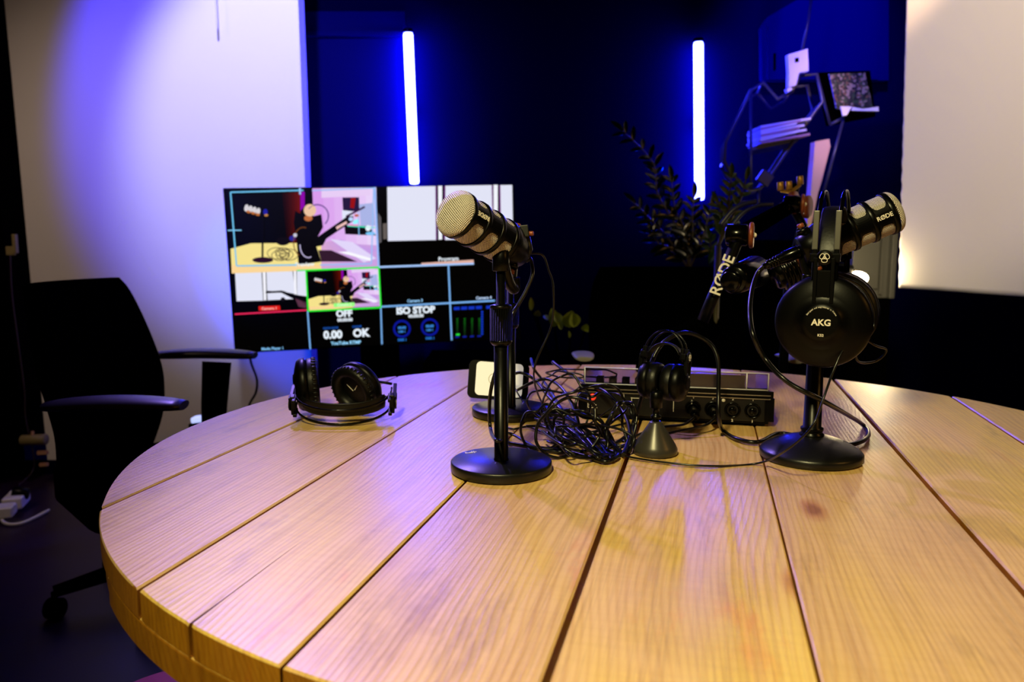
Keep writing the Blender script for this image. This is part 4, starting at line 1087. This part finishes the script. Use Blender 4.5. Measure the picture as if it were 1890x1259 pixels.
# poster box
bx = [P6(1235, 395, YS), P6(1530, 385, YS), P6(1560, 640, YS), P6(1300, 690, YS)]
px_ = [P6(1290, 408, YS-.03), P6(1490, 402, YS-.03), P6(1538, 622, YS-.03), P6(1332, 600, YS-.03)]
po = empty('picture', Matrix.Translation(px_[3]), 'dark printed picture with patches of orange and green at upper right', 'picture')
mb = MB()
bk = [p+Vector((0, .02, 0)) for p in bx]; mb.quad(bk); f2 = [p+Vector((0, .05, 0)) for p in bx]; mb.quad(f2)
for i in range(4): mb.quad([bk[i], bk[(i+1) % 4], f2[(i+1) % 4], f2[i]])
wpart(mb, 'backing', M_fabric, po)
mb = MB(); mb.quad(px_); sd_ = [p+Vector((0, .01, 0)) for p in px_]; mb.quad(sd_)
for i in range(4): mb.quad([px_[i], px_[(i+1) % 4], sd_[(i+1) % 4], sd_[i]])
wpart(mb, 'print', M_photo, po)
mb = MB(); mb.prism([(P6(x, y, YS).x, P6(x, y, YS).z) for x, y in ((1328, 598), (1390, 600), (1362, 648), (1340, 650))], .006, Matrix(((1, 0, 0, 0), (0, 0, 1, YS-.045), (0, 1, 0, 0), (0, 0, 0, 1))))
mb.prism([(P6(x, y, YS).x, P6(x, y, YS).z) for x, y in ((1395, 602), (1450, 612), (1535, 600), (1537, 625), (1390, 622))], .006, Matrix(((1, 0, 0, 0), (0, 0, 1, YS-.045), (0, 1, 0, 0), (0, 0, 0, 1))))
wpart(mb, 'paper_scrap', M_whitepl, po)
# timber post
mb = MB(); mb.prism([(P6(x, y, YS).x, P6(x, y, YS).z) for x, y in ((1238, 775), (1318, 760), (1325, 800), (1272, 1010), (1255, 1060), (1200, 1330), (1180, 1330), (1212, 1090))], .05, Matrix(((1, 0, 0, 0), (0, 0, 1, YS+.05), (0, 1, 0, 0), (0, 0, 0, 1))))
cz_ = P6(1190, 1330, YS).z
tag(MB().box(((P6(1000, 1330, YS).x+P6(1500, 1330, YS).x)/2, YS+.18, cz_/2), (P6(1500, 1330, YS).x-P6(850, 1330, YS).x, .40, cz_), bev=.006).build('low_cupboard', M_fabric), 'black cupboard under the metal shelf and timber post, hardly lit', 'cupboard')
tag(mb.build('timber_post', M_wood_pale), 'pale timber post standing under the dark picture', 'post')
# white adapter on its cable
wa = empty('power_adapter', Matrix.Translation(P6(1115, 350, YS-.05)), 'white adapter hanging at the top of the metal shelf', 'adapter')
def flatpoly(pts, Y, th_, mb=None):
    mb = mb or MB(); mb.prism([(P6(x, y, Y).x, P6(x, y, Y).z) for x, y in pts], th_, Matrix(((1, 0, 0, 0), (0, 0, 1, Y), (0, 1, 0, 0), (0, 0, 0, 1)))); return mb
wpart(flatpoly([(1062, 302), (1172, 268), (1178, 392), (1125, 402), (1108, 470), (1065, 482), (1068, 400)], YS-.06, .03), 'body', M_whitepl, wa)
wpart(flatpoly([(1102, 322), (1122, 318), (1123, 342), (1103, 345)], YS-.064, .006), 'socket_hole', M_fabric, wa)
wpart(flatpoly([(1055, 490), (1078, 478), (1088, 495), (1062, 512)], YS-.05, .03), 'plug', M_whitepl, wa)
tag(MB().tube([P6(1142, 275, YS-.05), P6(1172, 130, YS-.04), P6(1195, -40, YS-.03), Vector((P6(1195, -40, YS-.03).x+.12, YS, 3.0))], .0055, n=8).build('cable', M_blue_lit), 'lavender lit cable rising from the white adapter', 'cable')
# wall cabinet
cbm = empty('wall_cabinet', Matrix.Translation(P6(1200, 445, 3.85)), 'blue lit flat cabinet on the rear wall at upper right', 'cabinet')
wpart(flatpoly([(920, 445), (917, 150), (948, 95), (1110, 0), (1300, -110), (1620, -110), (1620, 445)], 3.86, .10), 'carcass', M_wall_blue_lit, cbm)
wpart(flatpoly([(950, 440), (950, 130), (1560, -60), (1560, 440)], 3.845, .014), 'door', M_wall_blue_lit, cbm)
wpart(flatpoly([(984, 295), (996, 293), (996, 385), (984, 386)], 3.838, .006), 'handle', M_fabric, cbm)

# ------------------------------------------------------------------ plants
def leaf(mb, base, d, up, L_, wd, fold=.25, n=6):
    d = d.normalized(); sd_ = d.cross(up).normalized(); nn = sd_.cross(d).normalized(); rows = []
    for i in range(n+1):
        t = i/n; ww = wd*math.sin(PI*min(1, t*.93+.05))**.7; c = base+d*L_*t-nn*L_*.18*t*t
        rows.append([mb.bm.verts.new(c-sd_*ww/2+nn*ww*fold), mb.bm.verts.new(c), mb.bm.verts.new(c+sd_*ww/2+nn*ww*fold)])
    for A_, B_ in zip(rows, rows[1:]):
        for k in (0, 1): mb._f([A_[k], A_[k+1], B_[k+1], B_[k]], True)
def fronds(root, stems, mat_l, ll, lw, rnd, spacing=.028, taper=True):
    for st in stems:
        path = smooth_path(st, 8); mbs = MB(); mbs.tube(path, [.005*(1-.6*i/len(path)) for i in range(len(path))], n=7)
        so = wpart(mbs, 'stem', M_stem, root); mbl = MB(); acc = 0; side = 1
        for i in range(2, len(path)-1):
            acc += (path[i]-path[i-1]).length
            if acc > spacing:
                acc = 0; side = -side; t = (path[i+1]-path[i-1]).normalized(); o_ = t.cross(Vector((.2, -1, .1))).normalized()
                f = 1-.45*i/len(path)
                for s2 in (1, -1): leaf(mbl, path[i], o_*s2+t*.9+Vector((0, rnd.uniform(-.5, .3), 0)), Vector((rnd.uniform(-.4, .4), -1, .5)), ll*f*rnd.uniform(.8, 1.2), lw*f)
        leaf(mbl, path[-1], path[-1]-path[-3], Vector((0, -1, .4)), ll*.8, lw*.7)
        wpart(mbl, 'leaves', mat_l, root)
rnd = random.Random(11); YP = 3.05
pl1 = empty('potted_plant', Matrix.Translation(P8(960, 800, YP)), 'tall dark leafy plant with long arching fronds below the right light tube', 'plant')
base = P8(980, 560, YP)
fronds(pl1, [[base, P8(930, 350, YP), P8(800, 120, YP), atY(1205, 300, YP), atY(1150, 242, YP)], [base, P8(860, 380, YP), P8(760, 270, YP), P8(670, 175, YP)],
             [base, P8(960, 350, YP), P8(900, 200, YP), P8(880, 40, YP)], [base, P8(1000, 350, YP), P8(1000, 250, YP), P8(1010, 140, YP)],
             [base, P8(1050, 400, YP), P8(1080, 300, YP), P8(1110, 190, YP)], [base, P8(900, 450, YP), P8(800, 400, YP), P8(760, 330, YP)]], M_leaf, .075, .030, rnd)
pot = MB(); b0 = Vector((base.x, YP, 0)); pot.m = T(base.x, YP, 0)
pot.lathe([(0, 0), (.11, 0), (.15, .30), (.16, .30), (.16, .33), (.14, .33), (.135, .28), (0, .28)], n=40); wpart(pot, 'pot', M_fabric, pl1)
wpart(MB().tube([(base.x, YP, .28), tuple(base)], .012, n=8), 'trunk', M_stem, pl1)
pl2 = empty('potted_plant', Matrix.Translation(P8(1180, 320, 2.45)), 'upright green plant in front of the metal shelf', 'plant')
b2_ = P8(1150, 420, 2.45)
fronds(pl2, [[b2_, P8(1200, 250, 2.45), P8(1215, 130, 2.45), P8(1225, 20, 2.45)], [b2_, P8(1180, 280, 2.45), P8(1150, 180, 2.45)], [b2_, P8(1230, 260, 2.45), P8(1280, 150, 2.45), P8(1310, 40, 2.45)], [b2_, P8(1120, 480, 2.55), P8(1100, 380, 2.55)]], M_leaf2, .055, .022, rnd, spacing=.024)
mb = MB(); mb.m = T(b2_.x, 2.45, 0); mb.lathe([(0, 0), (.09, 0), (.12, .28), (.10, .28), (0, .26)], n=32); wpart(mb, 'pot', M_fabric, pl2)
wpart(MB().tube([(b2_.x, 2.45, .26), tuple(b2_)], .010, n=8), 'trunk', M_stem, pl2)
pl3 = empty('potted_plant', Matrix.Translation(P8(250, 900, 2.75)), 'low plant with broad yellow green leaves just past the far table edge', 'plant')
mb = MB()
for (x0, y0, x1, y1, wd) in ((200, 890, 192, 800, .034), (240, 880, 205, 815, .030), (275, 892, 300, 815, .046), (320, 890, 310, 825, .040), (370, 915, 385, 885, .024), (288, 955, 288, 925, .010), (480, 965, 485, 930, .018), (65, 795, 67, 735, .016), (95, 830, 105, 805, .022), (140, 825, 160, 845, .016), (245, 900, 225, 870, .022), (380, 905, 400, 915, .02)):
    a_, b3_ = P8(x0, y0, 2.75), P8(x1, y1, 2.73); leaf(mb, a_, b3_-a_, Vector((.2, -1, .5)), (b3_-a_).length*1.1, wd*1.15, .15)
wpart(mb, 'leaves', M_leaf3, pl3)
mb = MB(); c3 = P8(260, 900, 2.76)
for (x1, y1) in ((200, 885), (300, 885), (380, 905), (480, 955), (95, 825), (70, 790)): mb.tube([Vector((c3.x, 2.80, .45)), P8(x1, y1, 2.76)], .003, n=6)
wpart(mb, 'stem', M_fabric, pl3)
mb = MB(); mb.m = T(c3.x, 2.80, 0); mb.lathe([(0, 0), (.09, 0), (.11, .5), (.09, .5), (0, .46)], n=32); wpart(mb, 'pot', M_fabric, pl3)

# ------------------------------------------------------------------ right: cloth, door, lamp
def cloth():
    YL, YR = 2.62, 2.20; n, m_ = 90, 110; mb = MB(); V_ = []
    bl, br = atY(1659, 531, YL), atY(1920, 550, YR)
    tl = atY(1673, 0, YL); zt = 2.55
    for j in range(m_+1):
        row = []
        for i in range(n+1):
            u, v = i/n, j/m_
            xb = bl.x+(br.x-bl.x)*u*1.35; z0 = bl.z+(br.z-bl.z)*u; zz = z0+(zt-z0)*v
            x = xb+(tl.x-bl.x)*(zz-bl.z)/(tl.z-bl.z)*(1-u)
            y = YL+(YR-YL)*u*1.35
            hl_ = (zz-bl.z)
            wr = .0035*math.exp(-u*7)*math.sin(hl_*120+6*math.sin(u*9))*math.exp(-abs(hl_-.22)*4)
            dgl = hl_+u*.9
            wr += .0026*math.exp(-((u-.28)/.22)**2-((hl_-.62)/.35)**2)*math.sin(dgl*60+3*math.sin(u*14))
            wr += .010*math.exp(-hl_*30)*math.sin(u*17)
            row.append(mb.bm.verts.new((x+wr*.3, y-wr, zz)))
        V_.append(row)
    for A_, B_ in zip(V_, V_[1:]):
        for i in range(n): mb._f([A_[i], A_[i+1], B_[i+1], B_[i]], True)
    o = mb.build('backdrop_cloth', mat('white_backdrop_fabric', (.78, .74, .68), .9, 0, .1, bump=(500, .3, .0006)))
    sd_ = o.modifiers.new('thickness', 'SOLIDIFY'); sd_.thickness = .003; sd_.offset = 1
    return tag(o, 'white hanging cloth with creases at the right edge of the picture', 'backdrop')
cloth()
# grey panelled door lit by the bulb
dm = Matrix.Translation(atY(1600, 640, 3.0)); dr = tag(MB().box((0, 0, 0), (.01, .01, .01)).build('door_1', M_grey), kind='structure')
bpy.data.objects.remove(dr)
q0, q1 = atY(1560, 540, 3.05), atY(1657, 540, 2.95)
mb = MB(); cxd = (q0.x+q1.x)/2
mb.box((cxd, 3.03, .95), (q1.x-q0.x, .06, .27), bev=.004); mb.box((cxd+.03, 2.995, .95), (.010, .012, .24)); mb.box((cxd-.03, 2.995, .95), (.10, .012, .20), bev=.004)
mb.box((q1.x-.01, 2.985, .95), (.02, .03, .27), bev=.005)
tag(MB().box((cxd, 3.06, .41), (q1.x-q0.x, .12, .81), bev=.004).build('low_cupboard', M_fabric), 'black block for the shade below the grey panelled cabinet behind the lamp', 'cupboard')  # unlit area below the cabinet, made as a black block
tag(mb.build('grey_cabinet', M_grey), 'grey panelled cabinet lit by the bare bulb left of the white cloth', 'cabinet')
lb = atY(1587, 512, 2.72)
lp = empty('spot_lamp', Matrix.Translation(lb), 'small bright lamp glowing behind the right headphones', 'lamp')
wpart(MB().ball(lb, .030, n=28, sc=(1.15, .8, .75), m=None) if False else (lambda q: (q.lathe([(max(0, .019*math.sin(PI*i/12)**.7), -.027*math.cos(PI*i/12)) for i in range(13)], frame((1, -.2, -.35), o=lb), 28), q)[1])(MB()), 'bulb', M_bulb, lp)
wpart(MB().cyl(lb+Vector((-.03, .01, .012)), lb+Vector((-.085, .02, .035)), .030, .022, n=28, bev=.003), 'lamp_housing', M_black, lp)
wpart(MB().tube([lb+Vector((-.06, .02, .02)), lb+Vector((-.07, .05, -.3)), (lb.x-.07, lb.y+.05, .02)], .009, n=10).lathe([(0, 0), (.12, 0), (.12, .02), (0, .02)], T(lb.x-.07, lb.y+.05, 0)), 'lamp_stand', M_black, lp)
lamp('bulb_light', 'POINT', lb+Vector((.06, -.06, .03)), None, 3.5, (1, .78, .42), shadow_soft_size=.03)

# ------------------------------------------------------------------ left edge of the room
cu = [(-2.30, 3.30), (-2.22, 3.34), (-2.28, 3.38), (-2.18, 3.40), (-2.24, 3.42)]
mb = MB(); n = 40; bot = []; top = []
for i in range(n+1):
    t = i/n; x0 = -2.75+t*(lx0+2.75-.005); y0 = 3.30+.03*math.sin(t*22)
    x1 = -2.75+t*(lerpx(lx0, 0, lx1, a.z, HT)+2.75-.005)
    bot.append(mb.bm.verts.new((x0, y0, .02))); top.append(mb.bm.verts.new((x1, y0, HT)))
for i in range(n): mb._f([bot[i], bot[i+1], top[i+1], top[i]], True)
tag(mb.build('black_curtain', M_fabric), 'black curtain hanging down the left side of the white wall', 'curtain')
# pipe stub
M_pipe = mat('old_ivory_pipe', (.22, .17, .06), .6)
pp = empty('wall_pipe', Matrix.Translation(atY(60, 812, 3.2)), 'short ivory pipe sticking out at the left behind the chair', 'pipe')
wpart(MB().cyl(atY(40, 813, 3.2), atY(86, 811, 3.2), .022, n=24, bev=.003), 'pipe', M_pipe, pp)
wpart(MB().cyl(atY(70, 836, 3.2), atY(88, 835, 3.2), .009, n=16).cyl(atY(74, 858, 3.2), atY(88, 857, 3.2), .008, n=16).cyl(atY(60, 796, 3.2), atY(60, 806, 3.2), .006, n=12), 'pipe_branch', mat('old_brown_pipe', (.30, .14, .05), .5), pp)
sw = empty('wall_switch', Matrix.Translation(atY(25, 455, 3.2)), 'small yellowed wall switch at the far left edge', 'switch')
m_ = MB(); c = atY(20, 463, 3.2); m_.box(tuple(c), (.035, .012, .035), bev=.003); wpart(m_, 'switch_plate', M_pipe, sw)
m_ = MB(); c = atY(28, 450, 3.2); m_.box(tuple(c), (.014, .02, .075), bev=.003); wpart(m_, 'switch_lever', M_pipe, sw)
M_wire = mat('brown_wire', (.03, .012, .008), .5)
tag(MB().tube(smooth_path([atY(19, 470, 3.2), atY(22, 540, 3.2), atY(32, 620, 3.2), atY(45, 720, 3.2), atY(47, 770, 3.2), atY(62, 840, 3.2), atY(60, 870, 3.2), atY(35, 895, 3.1)], 6), .0028, n=6).build('cable', M_wire), 'thin brown wire dropping from the wall switch to the floor', 'cable')
# white plug block on the floor, with its flex
g0 = atz(8, 950, .03); g1 = atz(42, 905, .05)
pb_ = empty('power_strip', Matrix.Translation((g0+g1)/2), 'white multi socket lying on the floor at the left edge', 'power strip')
d = (g1-g0).normalized(); mm = frame(Vector((0, 0, 1)), d, (g0+g1)/2)
wpart(MB().box((.03, 0, 0), (.12, .07, .045), mm, bev=.008), 'socket_block', M_whitepl, pb_)
wpart(MB().cyl(mm@Vector((.03, -.045, .02)), mm@Vector((.03, .01, .03)), .022, n=20, bev=.003), 'plug', M_plastic, pb_)
wpart(MB().box((-.10, 0, 0), (.07, .06, .04), mm, bev=.008), 'socket_end', M_whitepl, pb_)
tag(MB().tube(smooth_path([atz(2, 955, .02), atz(8, 965, .01), atz(25, 968, .008), atz(50, 962, .008), atz(90, 942, .008)], 6), .006, n=8).build('cable', M_whitepl), 'white flex curling on the floor from the power strip', 'cable')
# bead chain
mb = MB(); p_t, p_b = atY(397, -30, 3.40), atY(401, 52, 3.40)
for i in range(26): mb.ball(tuple(p_t.lerp(p_b, i/25)), .0045, n=8)
tag(mb.build('bead_chain', M_whitepl), 'short white bead chain hanging before the white wall', 'chain')
# glowing box on the floor by the far armrest and its flex
gb = atY(378, 772, 3.1)
bx_ = empty('extension_block', Matrix.Translation(gb), 'small blue white lit block by the chair armrest post', 'extension block')
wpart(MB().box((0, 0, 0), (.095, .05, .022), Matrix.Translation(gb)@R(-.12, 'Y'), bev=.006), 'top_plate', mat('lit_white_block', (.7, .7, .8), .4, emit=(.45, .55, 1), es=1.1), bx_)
wpart(MB().box((-.01, .01, -.20), (.10, .06, .36), Matrix.Translation(gb), bev=.004), 'stand_box', M_fabric, bx_)
tag(MB().tube(smooth_path([atY(460, 640, 3.0), atY(463, 668, 3.0), atY(474, 700, 3.0), atY(472, 725, 3.0), atY(460, 748, 3.0), atY(450, 790, 3.0)], 6), .0045, n=8).build('cable', M_plastic), 'dark cable hanging from the lower left corner of the screen', 'cable')
# small indicator specks near the dark panel
for (x, y, lab) in ((568, 58, 'tiny white indicator light high beside the white wall'), (602, 84, 'tiny pink indicator light high beside the white wall')):
    c = atY(x, y, 3.9); em = (1, .9, .95) if x == 568 else (.8, .2, .5)
    mb = MB(); mb.ball(tuple(c), .008, n=12); tag(mb.build('indicator_light', mat('indicator_%d' % x, (1, 1, 1), .5, emit=em, es=.9 if x == 568 else .35)), lab, 'indicator light')
# red stool and dark bag at the bottom left
sc_ = atz(345, 1335, .42)
stl = empty('round_stool', T(sc_.x, sc_.y, 0), 'dark red round stool under the table at the bottom left', 'stool')
MB().lathe([(0, .36), (.15, .36), (.165, .375), (.165, .40), (.15, .42), (0, .425)], n=48).build('seat', M_red, stl)
for k in range(4):
    an = PI/4+k*PI/2; MB().tube([(.10*math.cos(an), .10*math.sin(an), .36), (.15*math.cos(an), .15*math.sin(an), 0)], .012, n=10).build('leg', M_fabric, stl)
q = atz(150, 1290, .25)
